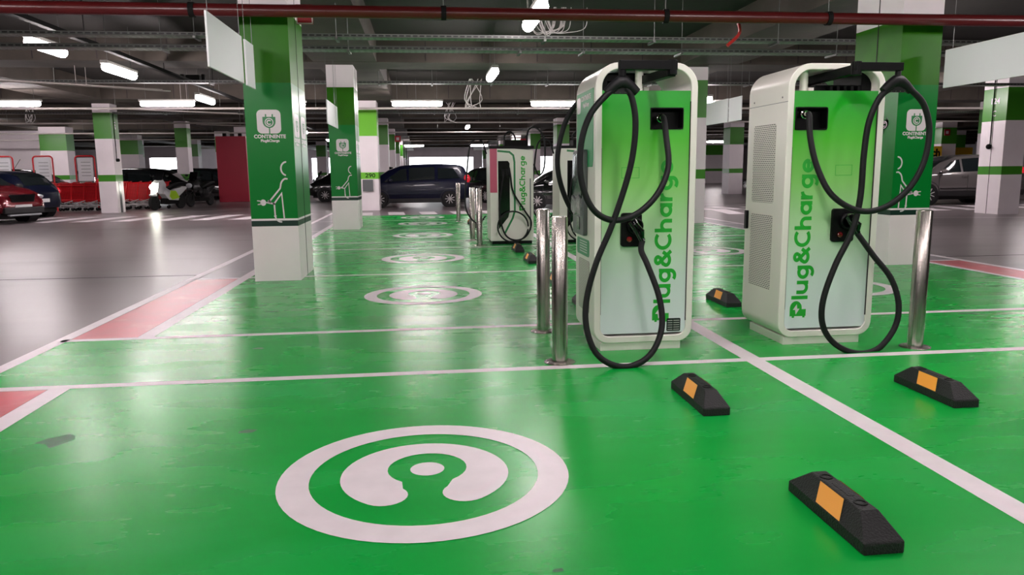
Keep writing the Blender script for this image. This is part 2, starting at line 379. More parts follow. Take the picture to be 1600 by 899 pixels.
# charging symbols
def ring_symbol(cx, cy):
    mb = MB(); f = lambda u, w: (cx + u, cy + w, .0038)
    mb.stroke(arc(0, 0, .577, 0, 360, 64)[:-1], .137, f, closed=True)
    mb.poly([f(a, b) for a, b in arc(.01, .05, .078, 0, 360, 24)[:-1]])
    out = arc(0, .0, .375, -52, 232, 44)                       # outer edge of the horseshoe
    lobeL = arc(-.1705, -.218, .098, 232, 400, 12)
    lobeR = arc(.1705, -.218, .098, 140, 308, 12)
    key = arc(.01, .06, .18, 232, -52, 24)
    P = out + [(a, b) for a, b in lobeL] + key + lobeR
    mb.poly([f(a, b) for a, b in P])
    return mb.build('charging_symbol', M['line'], floor, label='white painted round plug symbol')
for y in (3.25, 8.27, 11.8, 16.15, 19.8, 22.45): ring_symbol(-.025, y)
for y in (3.25, 8.0, 11.95, 16.15, 19.8): ring_symbol(4.65, y)
# zebra crossings
mb = MB()
x = -2.4
for k in range(18):
    xa = -2.1 + k * 1.02; mb.poly([(xa, 23.95, .003), (xa + .52, 23.95, .003), (xa + .42, 25.6, .003), (xa - .10, 25.6, .003)])
mb.build('zebra_crossing', M['line'], floor, label='row of white crossing bars')
mb = MB()
for k in range(10):
    xa = -14.5 + k * 1.1; mb.poly([(xa, 22.9, .003), (xa + .55, 22.9, .003), (xa + 1.0, 25.6, .003), (xa + .45, 25.6, .003)])
for k in range(12):
    xa = 9 + k * 1.1; mb.poly([(xa, 21.5, .003), (xa + .55, 21.5, .003), (xa + 1.0, 24.2, .003), (xa + .45, 24.2, .003)])
mb.build('zebra_crossing', M['line'], floor, label='slanted white crossing bars on grey floor')
mb = MB().box(X0, -3.05, 10.42, 10.45, 0, .0015).box(7.8, X1, 10.42, 10.45, 0, .0015).build('floor_joint', M['crack'], floor)
for a, b in (((-30, 22.3), (-9.6, 26.3)), ((-9.6, 26.3), (-6.5, 30)), ((-30, 16.2), (-14, 20.8)), ((8, 28), (40, 21)), ((9, 19.5), (40, 13)), ((-3, 23.8), (-3, 60)), ((7.7, 23.8), (14.5, 29))): line(a, b, .1, .0025)
# ceiling and beams
MB().box(X0, X1, Y0, Y1, ZC, ZC + .3).build('ceiling', M['ceil'], kind='structure')
mb = MB(); gap = MB()
ROWS = [9.68, 18.15, 27.05, 35.7, 44.6, 53.5, 62.3, 71.2, 80.1]
for y in [.9] + ROWS: mb.box(X0, X1, y - .45, y + .75, ZB, ZC + .01)
beams = mb.build('trim_1', M['beam'], kind='structure'); beams['label'] = 'cross beams of bare concrete under the ceiling'
mb = MB()
for x in (-11.2, -1.8, 6.65, 16.2, -20, 25, -29, 34): mb.box(x - .55, x + .85, Y0, Y1, ZB + .005, ZC + .01)
beams = mb.build('trim_2', M['beam'], kind='structure'); beams['label'] = 'long concrete beams over the pillar rows'
for y in ROWS[1:5]:                                           # joints between beam planks
    x = -26
    while x < 30: gap.box(x, x + .02, y - .458, y - .44, ZB + .03, ZC - .02); x += random.uniform(1.1, 1.5)
g = gap.build('trim_3', M['crack'], kind='structure'); g['label'] = 'dark joints in the concrete beams'
# walls
MB().box(X0 - .2, X0, Y0, Y1, 0, ZC + .3).build('wall_left', M['white'], kind='structure')
MB().box(X1, X1 + .2, Y0, Y1, 0, ZC + .3).build('wall_right', M['white'], kind='structure')
MB().box(X0, X1, Y0 - .2, Y0, 0, ZC + .3).build('wall_near', M['beam'], kind='structure')
MB().box(X0, -22.2, 51, 51.3, 0, ZC).build('wall_back_left', M['white'], kind='structure')
mb = MB().box(X0, X1, Y1, Y1 + .2, 3.0, ZC + .3)
for a, b in ((X0, -34), (-27, -22), (-16, -13), (-9, -1.6), (6.2, 10), (16, 22), (30, X1)): mb.box(a, b, Y1, Y1 + .2, 0, 3.0)
mb.build('wall_far', M['white'], kind='structure')
for i, (a, b) in enumerate(((-34, -27), (-22, -16), (-13, -9), (-1.6, 6.2), (10, 16), (22, 30))):
    w = MB().box(a, b, Y1 + .1, Y1 + .14, 0, 3.0).build('window_%d' % (i + 1), M['day'], kind='structure')
    fr = MB()
    for x in (a + .05, (a + b) / 2, b - .05): fr.box(x - .05, x + .05, Y1 + .02, Y1 + .1, 0, 3.0)
    fr.build('window_frame', M['white'], w)
# bright side openings nearer on the left, behind the carts
w = MB().box(-25.6, -22.3, 76.1, 76.14, .6, 2.9).build('window_7', M['day'], kind='structure'); 
fr = MB().box(-25.7, -22.2, 76.0, 76.1, 2.85, 3.0).box(-25.7, -22.2, 76.0, 76.1, .5, .62); fr.build('window_frame', M['white'], w)
MB().box(-26.5, -25.7, 76, 76.3, 0, ZC).box(-22.2, -21.4, 76, 76.3, 0, ZC).box(-25.7, -22.2, 76, 76.3, 0, .5).box(-25.7, -22.2, 76, 76.3, 3, ZC).build('wall_far_left', M['white'], kind='structure')

# ================================================================== PILLARS
PG = 'painted concrete pillars of the garage'
def pillar(x0, x1, y0, y1, label, bands=None, seam=True, bright=False, far=False):
    bands = bands or [(0, 1.10, 0), (1.10, 1.33, 1), (1.33, 2.58, 0), (2.58, 3.47, 1), (3.47, ZB, 0)]
    t = thing('pillar', label, 'pillar', ((x0 + x1) / 2, (y0 + y1) / 2, 0), group=PG)
    cx, cy = (x0 + x1) / 2, (y0 + y1) / 2; mb = MB()
    for a, b, k in bands: mb.box(x0 - cx, x1 - cx, y0 - cy, y1 - cy, a, b, k)
    mb.build('shaft', [M['white'], M['bandlime' if bright else 'bandg'], M['wrap'], M['olive'], M['darkband'], M['basewhite']], t, bevel=.0)
    if seam and y1 - y0 > .9:
        MB().box(x0 - cx - .003, x0 - cx, -.01, .01, 0, ZB).box(x1 - cx, x1 - cx + .003, -.01, .01, 0, ZB).build('joint', M['crack'], t)
    return t
WB = [(0, .69, 5), (.69, .76, 4), (.76, .785, 0), (.785, 2.43, 2), (2.43, 3.28, 3), (3.28, ZB, 0)]
def logo(parent, fn):          # fn(u, v) local plane, u in 0..1 across the square, v up
    mb = MB(); mb.poly([fn(a, b) for a, b in rrect(0, 1, 0, 1, .2, .2)]); mb.build('logo_square', M['decal'], parent)
    e = lambda u, w: tuple(V(fn(u, w)) + fn.n * .002); e2 = lambda u, w: tuple(V(fn(u, w)) + fn.n * .004)
    mb = MB(); mb.poly([e(a, b) for a, b in [(.24, .7), (.24, .5)] + arc(.51, .5, .27, 180, 360, 14) + [(.78, .7)]])
    for u in (.35, .63): mb.poly([e(a, b) for a, b in rrect(u, u + .055, .7, .82, .01, .025)])
    mb.stroke([(.51, .24), (.51, 0)], .05, e); mb.build('plug_mark', M['decalg'], parent)
    mb = MB(); mb.stroke(arc(.51, .47, .165, 0, 360, 24)[:-1], .035, e2, closed=True); mb.stroke(arc(.51, .47, .085, 40, 320, 14), .045, e2)
    mb.build('letter_mark', M['decal'], parent)
def figure(parent, fn, w=.022):       # person holding a plug, drawn in outline ; fn(u, v) in metres
    mb = MB(); S = lambda p, ww=w: mb.stroke(p, ww, fn, rnd=True)
    S(arc(.30, .66, .078, 95, 255, 10, .088)); S([(.30, .525)] + arc(.31, .43, .105, 110, 175, 6) + [(.195, .40), (.04, .235)])
    S([(.045, .215), (.02, .235)]); S([(0, .215), (.09, .20)]); S([(.10, .20), (.213, .335), (.232, 0)]); S([(.10, .19), (.105, .04)] + arc(.19, .04, .085, 180, 270, 6))
    mb.poly([fn(a, b) for a, b in arc(-.055, .215, .042, 0, 360, 14)[:-1]])
    S([(-.09, .235), (-.135, .24)], .014); S([(-.09, .195), (-.13, .19)], .014)
    return mb.build('person_outline', M['decal'], parent)
def decorate(t, x, y, mirror=1, side=None, side_sign=1, half=.28, hd=.55):
    class Fn:
        def __init__(s, f, n): s.f = f; s.n = n
        def __call__(s, u, w): return s.f(u, w)
    yy = -hd - .003; n = V((0, -1, 0))
    logo(t, Fn(lambda u, w: (-.135 + u * .285 - (.01), yy, 1.825 + w * .285), n))
    mb = MB(); add_text(mb, 'CONTINENTE', .060, lambda u, w: (.0 + u, yy, 1.788 + w), .0022, 1.0); add_text(mb, 'Plug&Charge', .043, lambda u, w: (.0 + u, yy, 1.738 + w), .0018, 1.0)
    mb.build('lettering', M['decal'], t)
    if mirror > 0: figure(t, lambda u, w: (-.08 + u * .85, yy, .785 + w * .93))
    else: figure(t, lambda u, w: (.02 - u * .85, yy, .785 + w * .93))
    if side:
        sx = side * (half + .003); ns = V((side, 0, 0))
        for c in (-.27, .26):
            s_ = side
            logo(t, Fn(lambda u, w, c=c: (sx, c + s_ * (u - .5) * .36, 1.79 + w * .285), ns))
            mb = MB(); add_text(mb, 'CONTINENTE', .066, lambda u, w: (sx, c + s_ * u, 1.745 + w), .002); add_text(mb, 'Plug&Charge', .042, lambda u, w: (sx, c + s_ * u, 1.70 + w), .0015)
            mb.build('lettering', M['decal'], t)
pA = pillar(-2.125, -1.56, 9.68, 10.78, 'wide green wrapped pillar nearest on the left, with plug logo and white base', WB); decorate(pA, 0, 0, 1, 1)
pB = pillar(6.36, 6.93, 9.68, 10.78, 'wide green wrapped pillar on the right, behind the right charger', WB); decorate(pB, 0, 0, -1, -1)
pC = pillar(-2.13, -1.52, 18.15, 19.2, 'green wrapped pillar with plug logo, second behind the left bay row', WB); decorate(pC, 0, 0, 1, 1, half=.305, hd=.525)
pillar(6.36, 6.95, 18.15, 19.2, 'green banded pillar mostly hidden behind the right charger')
def txt(parent, body, size, fn, m='decal', off=.003, name='lettering'):
    mb = MB(); add_text(mb, body, size, fn, off); return mb.build(name, M[m], parent)
p3 = pillar(-2.14, -1.53, 27.05, 28.1, 'white pillar with lime green bands beside the navy car', bright=True)
mb = MB(); mb.box(-.25, .11, -.60, -.525, .67, 1.08); mb.build('grey_cabinet', M['greyp'], p3, bevel=.01)
txt(p3, '290', .2, lambda u, w: (.02 + u * 1.2, -.53, 1.215 + w), 'dark')
txt(p3, '290', .2, lambda u, w: (.309, .0 + u * 1.2, 3.0 + w), 'decal')
for i, y in enumerate(ROWS[3:]):
    pillar(-2.13, -1.53, y, y + 1.05, 'white and green pillar in the far receding row behind the navy car, %s' % ('nearest of the row', 'second of the row', 'third of the row', 'fourth of the row', 'fifth of the row', 'farthest of the row')[i])
    if i: pillar(6.36, 6.95, y, y + 1.05, 'white and green pillar in the far row right of the far charger, %s' % ('', 'nearest visible', 'second', 'third', 'fourth', 'farthest')[i])
pillar(6.36, 6.95, 35.7, 36.75, 'white and green pillar seen just left of the front charger')
pillar(6.36, 6.95, 27.05, 28.1, 'banded pillar hidden behind the front charger')
pL = pillar(-11.3, -10.72, 28.2, 28.85, 'white pillar with green bands standing in front of the red carts')
txt(pL, '291', .2, lambda u, w: (.293, -w * 1.0, 3.05 + u), 'decal')
mb = MB().tube([(.30, -.1, 3.45), (.30, -.1, 1.9)], .012, 6); mb.lathe([(.05, -.05), (.07, -.02), (.07, .03), (.04, .06)], (.33, -.1, 1.84), 'z', 12); mb.build('alarm_cable', M['dark'], pL)
MB().box(.292, .30, -.10, .08, .0, 1.08).build('grey_duct', M['greyp'], pL)
pL2 = pillar(-11.5, -10.95, 37.6, 38.2, 'white pillar with green bands just right of the white scooter')
pillar(-12.0, -11.3, 46.5, 47.2, 'banded pillar seen between the scooter pillar and the triangle sign')
pillar(-10.6, -9.7, 47.5, 48.3, 'banded pillar left of the red panel')
pillar(-19.4, -18.1, 41.7, 42.6, 'wide double pillar with green band behind the carts', seam=False)
pillar(-18.9, -17.7, 50.5, 51.3, 'banded pillar right of the cart pillar, beyond the black car')
pillar(-20.9, -20.2, 58, 58.8, 'small banded pillar far behind the carts')
pillar(-17.6, -16.2, 58, 58.9, 'wide banded pillar far beside the triangle sign')
pR = pillar(15.62, 16.25, 19.4, 20.3, 'white pillar with green bands in front of the grey car')
pR.location.x = 16.27
txt(pR, '124', .22, lambda u, w: (-.32, -.0 - u * 1.1, 3.12 + w), 'decal'); txt(pR, 'C', .22, lambda u, w: (-.32, -u, 2.78 + w), 'decal')
mb = MB().tube([(-.33, .05, 3.7), (-.33, .05, 1.95)], .012, 6); mb.ball((-.36, .05, 1.88), .075); mb.build('alarm_cable', M['dark'], pR)
pillar(16.0, 16.75, 38.4, 39.3, 'banded pillar behind the white car, between the two chargers')
pillar(26.0, 28.0, 68, 69, 'wide distant banded pillar between the chargers')
pillar(27.6, 28.4, 66, 67, 'slim distant banded pillar right of the red scooter')
pillar(at(1471, 220, 39.6).x, at(1494, 220, 39.6).x, 39.6, 40.4, 'banded pillar beyond the grey car roof, with small red sign')
pillar(35.6, 37.4, 49, 49.8, 'far banded pillar right of the yellow board')
pillar(21.4, 22.3, 26.6, 27.4, 'white pillar at the right edge of view')
pillar(-9.9, -9.2, 42.3, 43.0, 'white pillar behind the red panel', bands=[(0, ZB, 0)])
pillar(-8.35, -7.6, 62.3, 63.3, 'slim distant pillar with green band beside the parked motorcycles')
pillar(-6.3, -5.4, 71, 72, 'farther slim pillar left of the second green wrapped pillar')

# ================================================================== CHARGERS
def cable(parent, pts, r=.0215, name='cable', n=12, m='rubber'):
    L = parent.matrix_world.inverted() if parent else Matrix()
    loc = parent.location if parent else V((0, 0, 0))
    P = [V(p) - V(loc) for p in spline(pts, 8)]
    return MB().tube(P, r, n).build(name, M[m], parent, smooth=True)
CW, CD, CZ = .755, .67, 2.10
def fast_charger(ox, oy, label, flip, recess, holster, tx, tlabel):
    t = thing('charging_station', label, 'charger', (ox, oy, 0), group=None)
    fn = lambda u, w, a: (u, a, w)
    out = rrect(0, CW, .062, CZ, .11, .17, 8); inn = rrect(.05, CW - .05, .112, CZ - .045, .07, .125, 8)
    MB().loop_shell(out, inn, fn, 0, CD).build('housing', M['chw'], t, smooth=True, bevel=.006)
    MB().box(.055, CW - .08, .02, CD - .05, 0, .064).build('plinth', M['chw'], t, bevel=.004)
    MB().box(.05, CW - .05, .11, CD - .03, .113, 1.895).box(.05, CW - .05, .03, .11, 1.80, 1.895).build('cabinet', M['chw'], t)
    # door sheets with the printed sticker, front with an opening for the cable gland
    a, b, c, d = recess
    def sheet(y0, y1, hole):
        mb = MB(); x0, x1, z0, z1 = .052, CW - .052, .13, 1.905
        if hole:
            for q in ((x0, a, z0, z1), (b, x1, z0, z1), (a, b, z0, c), (a, b, d, z1)): mb.box(q[0], q[1], y0, y1, q[2], q[3])
        else: mb.box(x0, x1, y0, y1, z0, z1)
        return mb.build('door', M['grad'], t)
    sheet(.010, .030, True); bk = sheet(CD - .03, CD - .012, False)
    mb = MB()
    xs = CW - .052 if not flip else CW - .052
    MB().box(xs - .002, xs + .005, .002, .012, .22, 1.83).build('door_gap', M['crack'], t); MB().box(.048, .052, .004, .02, .28, 1.5).build('door_gap', M['crack'], t)
    for sx0, sx1 in ((-.0012, 0), (CW, CW + .0012)): MB().box(sx0, sx1, 0, CD, 1.827, 1.831).build('housing_seam', M['greyp'], t)
    # recess
    mb = MB(); rr = rrect(a, b, c, d, .018, .018, 4)
    n = len(rr); mb.prism(rr, fn, .10, .104); mb.loop_shell(rr, rrect(a + .008, b - .008, c + .008, d - .008, .012, .012, 4), fn, .003, .10)
    rc = mb.build('gland_recess', M['black'], t, smooth=True)
    gx, gz = holster['gland']
    mb = MB(); mb.lathe([(.020, .10), (.020, .05), (.030, .05), (.033, .03), (.033, .0), (.027, -.005), (.027, -.03), (.02, -.045)], (gx, .0, gz), 'y', 14)
    mb.build('cable_gland', M['chrome'], t, smooth=True)
    # holster
    h0, h1, h2, h3 = holster['box']
    mb = MB(); mb.prism(rrect(h0, h1, h2, h3, .022, .022, 5), fn, -.018, .012)
    hs = mb.build('connector_holster', M['black'], t, smooth=True, bevel=.004)
    mb = MB(); cx = (h0 + h1) / 2 + .01; cz = h2 + (h3 - h2) * .62
    mb.lathe([(.062, -.018), (.060, -.045), (.05, -.055), (.044, -.05), (.044, -.02)], (cx + .012, 0, cz), 'y', 20); mb.build('holster_cup', M['black'], hs, smooth=True)
    MB().lathe([(.021, -.018), (.021, -.03), (.014, -.038), (.001, -.04)], (h0 + .06, 0, h2 + .055), 'y', 16).build('button', M['redglass'], hs, smooth=True)
    # gun
    mb = MB(); gp = holster['gun']        # local points from nose to tail
    mb.tube([gp[0], gp[1], gp[2], gp[3]], [.036, .040, .030, .024], 12)
    mb.tube([gp[1], (gp[1][0] + .01, gp[1][1] - .045, gp[1][2] - .01), (gp[2][0] + .02, gp[2][1] - .04, gp[2][2] + .01), gp[3]], [.014, .016, .016, .014], 8)
    mb.build('charging_plug', M['blackg'], t, smooth=True)
    # embossed outline on the door
    q = holster['mark']; mb = MB(); mb.stroke([(q[0], q[2]), (q[1], q[2]), (q[1], q[3]), (q[0], q[3])], .003, XZ(.008), closed=True); mb.build('outline_mark', M['logo'], t)
    plug_charge('lettering', t, lambda u, w: (tx - w, .0085, .225 + u), .092, 1.19, [M['logo'], M['decal']])
    # side faces
    def disp(sx, s):            # display side
        P = lambda y0, y1, z0, z1, d0, d1: ((sx + s * d0, sx + s * d1, y0, y1, z0, z1) if s > 0 else (sx - d1, sx - d0, y0, y1, z0, z1))
        mb = MB(); f = lambda u, w, a_: (sx + s * a_, u, w)
        mb.prism([(.055, 1.93), (.055, 1.42), (.08, 1.37), (CD - .03, 1.37), (CD - .03, 1.93)], f, .0, .003); st = mb.build('side_sticker', M['sticker'], t)
        mb = MB(); mb.prism(rrect(.49, .62, 1.70 + .08, 1.90, .03, .03, 4), f, .003, .0045); add_text(mb, 'CONTINENTE', .052, lambda u, w: (sx + s * .0045, .30 - s * -1 * -u * -1 if False else .30 + s * u, 1.88 + w), .001); add_text(mb, 'Plug&Charge', .04, lambda u, w: (sx + s * .0045, .30 + s * u, 1.83 + w), .001)
        mb.build('lettering', M['decal'], st)
        mb = MB(); mb.prism(rrect(.24, CD - .04, .85, 1.50, .02, .03, 4), f, 0, .035); scn = mb.build('screen_unit', M['greyp'], t, smooth=True, bevel=.006)
        mb = MB(); mb.prism(rrect(.28, CD - .06, 1.12, 1.47, .02, .02, 4), f, .035, .043); mb.build('wrapped_display', M['pcb'], scn, smooth=True)
        mb = MB(); mb.prism([(.26, 1.13), (.36, 1.16), (.48, 1.12), (.6, 1.15), (CD - .045, 1.12), (CD - .045, 1.03), (.5, 1.0), (.4, 1.02), (.27, 1.0)], f, .035, .052); mb.build('plastic_film', M['film'], scn)
        mb = MB(); mb.prism(rrect(.36, .46, .89, .99, .01, .01, 3), f, .035, .039); mb.build('card_reader', M['blackg'], scn)
        mb = MB(); mb.prism(rrect(.17, CD - .06, .69, .82, .03, .03, 4), f, .0, .003); s2 = mb.build('instruction_sticker', M['sticker2'], t)
        mb = MB()
        for k in range(5): mb.box(*((sx - .004, sx - .003) if s < 0 else (sx + .003, sx + .004)), .24, .24 + .26, .715 + k * .02, .722 + k * .02)
        mb.build('print_lines', M['decal'], s2)
        mb = MB(); mb.prism(rrect(.16, .54, .26, .66, .03, .03, 4), f, .0, .003); mb.build('side_grille', M['grille_fine'], t)
    def vent(sx, s):
        f = lambda u, w, a_: (sx + s * a_, u, w)
        for z0, z1 in ((1.08, 1.68), (.405, .99)):
            mb = MB(); mb.prism(rrect(.17, .55, z0, z1, .02, .02, 3), f, .0, .002); mb.build('side_grille', M['grille'], t)
        mb = MB(); mb.prism(rrect(.60, .64, .855, 1.005, .01, .01, 3), f, .0, .02); mb.build('door_handle', M['black'], t)
        for y in (.09, .57): MB().lathe([(.008, 0), (.006, s * .003)], (sx, y, 1.865), 'x', 10).build('bolt', M['greyp'], t)
    if not flip: disp(0, -1); vent(CW, 1)
    else: vent(0, -1); disp(CW, 1)
    # mechanics under the arch
    mb = MB().box(.06, .30, .10, .58, 1.90, 1.965).box(.06, .44, .16, .5, 1.985, 2.045).box(.06, .10, .06, .5, 1.90, 2.04)
    for k in range(6): mb.box(.1 + k * .03, .115 + k * .03, .06, .10, 1.90, 1.93)
    if flip:
        mb = MB().box(.28, .70, .14, .58, 1.90, 1.96).box(.62, .70, .1, .5, 1.90, 2.05)
        for k in range(5): mb.box(.36 + k * .055, .385 + k * .055, .08, .14, 1.90, 1.95)
    mb.build('cable_carrier', M['black'], t, bevel=.004)
    px = .165 if flip else .345
    MB().lathe([(.03, 1.895), (.03, 2.055)], (px, .10, 0), 'z', 16).box(px + .03, px + .07, .08, .14, 1.895, 1.935).build('arm_post', M['chw'], t, smooth=True)
    return t
def clamp(t, p, ang=0):                        # yoke that carries the cable; p local centre
    mb = MB(); x, y, z = p
    mb.tube([(x, y, z + .115), (x, y, z + .045)], .02, 12)
    mb.tube([(x - .105, y, z - .035), (x - .06, y, z + .005), (x - .02, y, z + .03), (x + .02, y, z + .03), (x + .06, y, z + .005), (x + .105, y, z - .035)], [.028, .034, .042, .042, .034, .028], 12)
    mb.box(x - .06, x + .06, y - .012, y + .012, z - .045, z + .01)
    yk = mb.build('cable_yoke', M['rubber'], t, smooth=True)
    for k in range(4): MB().ball((x - .05 + k * .033, y - .014, z - .038), .004, n=6).build('screw', M['chrome'], yk)
def L(t, p): return V(p) - t.location
def relay(t, pts): return [tuple(V(p)) for p in pts]
# --- front left charger
c1 = fast_charger(1.235, 5.38, 'white and green rapid charger in front, display side left, rating label low on door', False,
    (.407, .653, 1.632, 1.786),
    dict(gland=(.484, 1.712), box=(.195, .350, .788, 1.035), mark=(.20, .33, 1.287, 1.362),
         gun=[(.27, .0, .975), (.275, -.05, .965), (.305, -.075, .90), (.335, -.085, .835)]), .585, '')
mb = MB().prism(rrect(.560, .667, .140, .238, .008, .008, 3), lambda u, w, a: (u, a, w), .006, .010); lb = mb.build('rating_label', M['label'], c1)
mb = MB()
for k in range(5): mb.box(.568, .605, .0045, .006, .150 + k * .017, .156 + k * .017); mb.box(.612, .658, .0045, .006, .150 + k * .017, .156 + k * .017)
mb.build('label_print', M['labelt'], lb)
# swing arm
YA = 5.02
pj = L(c1, at(1050, 110, YA)); pc = L(c1, at(972, 136, YA)); zt = pc[2] + .115
mb = MB().box(pc[0] - .022, pj[0] + .03, pc[1] - .03, pc[1] + .03, zt - .005, zt + .055); mb.lathe([(.034, zt - .035), (.034, zt + .062)], (pj[0] + .0, pc[1], 0), 'z', 14)
mb.lathe([(.026, zt - .05), (.026, zt + .056)], (pc[0], pc[1], 0), 'z', 14)
a0 = V((pj[0], pc[1], zt)); a1 = V((.36, .30, zt))
d = (a1 - a0).normalized(); n_ = V((-d.y, d.x, 0)) * .028
for z0, z1 in ((-.045, .012),):
    vs = [a0 + n_ + V((0, 0, z0)), a0 - n_ + V((0, 0, z0)), a1 - n_ + V((0, 0, z0)), a1 + n_ + V((0, 0, z0))]; vs += [v + V((0, 0, z1 - z0)) for v in vs]
    mb.add(vs, [(0, 1, 2, 3), (4, 5, 6, 7), (0, 1, 5, 4), (1, 2, 6, 5), (2, 3, 7, 6), (3, 0, 4, 7)])
mb.build('swing_arm', M['black'], c1, bevel=.003)
clamp(c1, tuple(pc))
g0 = V((1.235 + .484, 5.37, 1.712))
cable(c1, [g0 + V((0, .01, 0)), g0 + V((.0, -.05, -.01)), at(1041, 215, 5.25), at(1044, 262, 5.17), at(1026, 305, 5.1), at(992, 336, 5.06), at(955, 344, 5.02), at(925, 325, 5.0), at(908, 280, 5.0), at(908, 225, 5.0), at(922, 180, 5.0), at(948, 148, 5.01), at(962, 138, YA)])
cable(c1, [at(978, 138, YA), at(987, 152, YA), at(993, 190, 5.02), at(989, 240, 5.03), at(977, 290, 5.03), at(955, 355, 5.02), at(932, 410, 5.0), at(917, 465, 4.99), at(916, 510, 4.96), at(930, 550, 4.92), at(956, 570, 4.90), at(988, 572, 4.90), at(1018, 552, 4.94), at(1034, 512, 5.03), at(1030, 465, 5.1), at(1012, 415, 5.2), at(1002, 392, 5.27), V((1.235 + .335, 5.38 - .085, .835))])
# loop of the cable on the far side
cable(c1, [V((1.5, 6.05, 1.7)), V((1.40, 6.12, 1.85)), at(935, 140, 6.15), at(905, 158, 6.15), at(882, 195, 6.2), at(871, 250, 6.2), at(880, 300, 6.2), at(903, 340, 6.2), at(940, 350, 6.15), V((1.62, 6.12, .95)), V((1.62, 6.06, .92))])
# --- right charger
c2 = fast_charger(2.665, 5.36, 'white and green rapid charger on the right, slotted vents on its left side', True,
    (.064, .316, 1.623, 1.789),
    dict(gland=(.136, 1.735), box=(.385, .56, .792, 1.043), mark=(.40, .53, 1.29, 1.365),
         gun=[(.50, .0, .985), (.50, -.05, .975), (.525, -.07, .92), (.55, -.08, .86)]), .231, '')
YB = 5.08
pj = L(c2, at(1338, 112, YB)); pc = L(c2, at(1402, 134, YB)); zt = pc[2] + .10
mb = MB().box(pj[0] - .03, pc[0] + .022, pc[1] - .03, pc[1] + .03, zt - .0, zt + .055); mb.lathe([(.034, zt - .03), (.034, zt + .062)], (pj[0], pc[1], 0), 'z', 14)
a0 = V((pj[0], pc[1], zt + .03)); a1 = V((.30, .36, zt + .01)); d = (a1 - a0).normalized(); n_ = V((-d.y, d.x, 0)) * .028
vs = [a0 + n_, a0 - n_, a1 - n_, a1 + n_]; vs = [v + V((0, 0, -.05)) for v in vs] + [v + V((0, 0, .012)) for v in vs]
mb.add(vs, [(0, 1, 2, 3), (4, 5, 6, 7), (0, 1, 5, 4), (1, 2, 6, 5), (2, 3, 7, 6), (3, 0, 4, 7)])
mb.build('swing_arm', M['black'], c2, bevel=.003)
clamp(c2, tuple(pc))
g0 = V((2.665 + .136, 5.35, 1.735))
cable(c2, [g0 + V((0, .01, 0)), g0 + V((.0, -.05, -.015)), at(1266, 215, 5.25), at(1277, 262, 5.2), at(1300, 305, 5.12), at(1340, 329, 5.08), at(1380, 325, 5.06), at(1418, 297, 5.06), at(1443, 255, 5.07), at(1452, 205, 5.08), at(1444, 165, 5.08), at(1425, 142, 5.08), at(1410, 135, YB)])
cable(c2, [at(1394, 137, YB), at(1375, 152, 5.08), at(1358, 190, 5.09), at(1350, 240, 5.1), at(1344, 310, 5.1), at(1331, 362, 5.1), at(1305, 415, 5.08), at(1286, 470, 5.06), at(1286, 510, 5.06), at(1305, 538, 5.06), at(1338, 552, 5.07), at(1372, 545, 5.09), at(1398, 512, 5.12), at(1404, 475, 5.14), at(1392, 435, 5.18), at(1365, 400, 5.23), V((2.665 + .55, 5.36 - .08, .86))])

# --- far chargers
def far_charger(ox, oy, label, redstrip=True):
    t = thing('charging_station', label, 'charger', (ox, oy, 0)); W, D, H = .80, .75, 1.76
    f = lambda u, w, a: (u, a, w)
    mb = MB(); mb.prism([(0, .06), (W, .06), (W, H - .05), (0, H + .02)], f, 0, D); mb.build('housing', M['chw'], t, bevel=.012)
    MB().box(.03, W - .03, .03, D - .03, 0, .06).build('plinth', M['black'], t); MB().box(-.01, W + .01, -.005, D, H - .02, H + .03).build('cap', M['black'], t)
    mb = MB(); mb.prism([(.15, 1.52), (.33, 1.52), (.36, 1.48), (.36, .62), (.33, .5), (.15, .28)], f, -.004, .0); mb.build('connector_bay', M['blackg'], t)
    mb = MB(); mb.stroke([(.14, 1.70), (.36, 1.68), (.43, 1.62), (.45, 1.5), (.45, .62), (.41, .48), (.26, .2)], .035, XZ(-.003)); mb.build('green_stripe', M['decalg'], t)
    if redstrip: MB().box(.0, .13, -.004, 0, .95, 1.74).build('status_panel', mat('pink_panel', srgb(205, 90, 120), .25), t)
    MB().box(.73, .75, -.003, 0, .25, 1.2).build('side_trim', M['greyp'], t)
    plug_charge('lettering', t, lambda u, w: (.645 - w, -.004, .62 + u), .076, .99, [M['logo'], M['decal']])
    C = lambda pts, r=.016: MB().tube(spline(pts, 6), r, 8).build('cable', M['rubber'], t, smooth=True)
    C([(.25, -.02, 1.32), (.2, -.05, 1.0), (.16, -.06, .6), (.25, -.1, .2), (.45, -.1, .08), (.65, -.1, .16), (.74, -.1, .4), (.62, -.08, .62), (.42, -.06, .95), (.37, -.04, 1.25), (.35, -.02, 1.4)])
    C([(p[0], -.12, p[1]) for p in arc(.40, .33, .28, 0, 350, 22)], .014)
    MB().box(.22, .27, -.03, 0, 1.25, 1.38).box(.29, .34, -.03, 0, 1.25, 1.38).build('plug_holder', M['black'], t)
    MB().box(.3, .7, .2, .5, H, H + .14).build('cable_carrier', M['dark'], t)
    C([(.35, .3, H), (.3, .3, H + .2), (.4, .3, H + .3), (.5, .3, H + .2), (.5, .3, H)])
    C([(.72, .3, H), (.72, .1, H + .3), (.85, .0, H + .35), (1.0, 0, H + .15), (1.0, 0, H - .35), (.9, 0, H - .5), (.82, .1, H - .3)])
    C([(-.02, .5, H - .1), (-.1, .6, H + .15), (-.3, .6, H + .1), (-.38, .6, H - .4), (-.42, .6, H - 1.1), (-.2, .6, .35), (-.05, .5, .5)])
    return t
far_charger(1.22, 13.8, 'white charger with coiled black cable in the middle distance, left of the front charger')
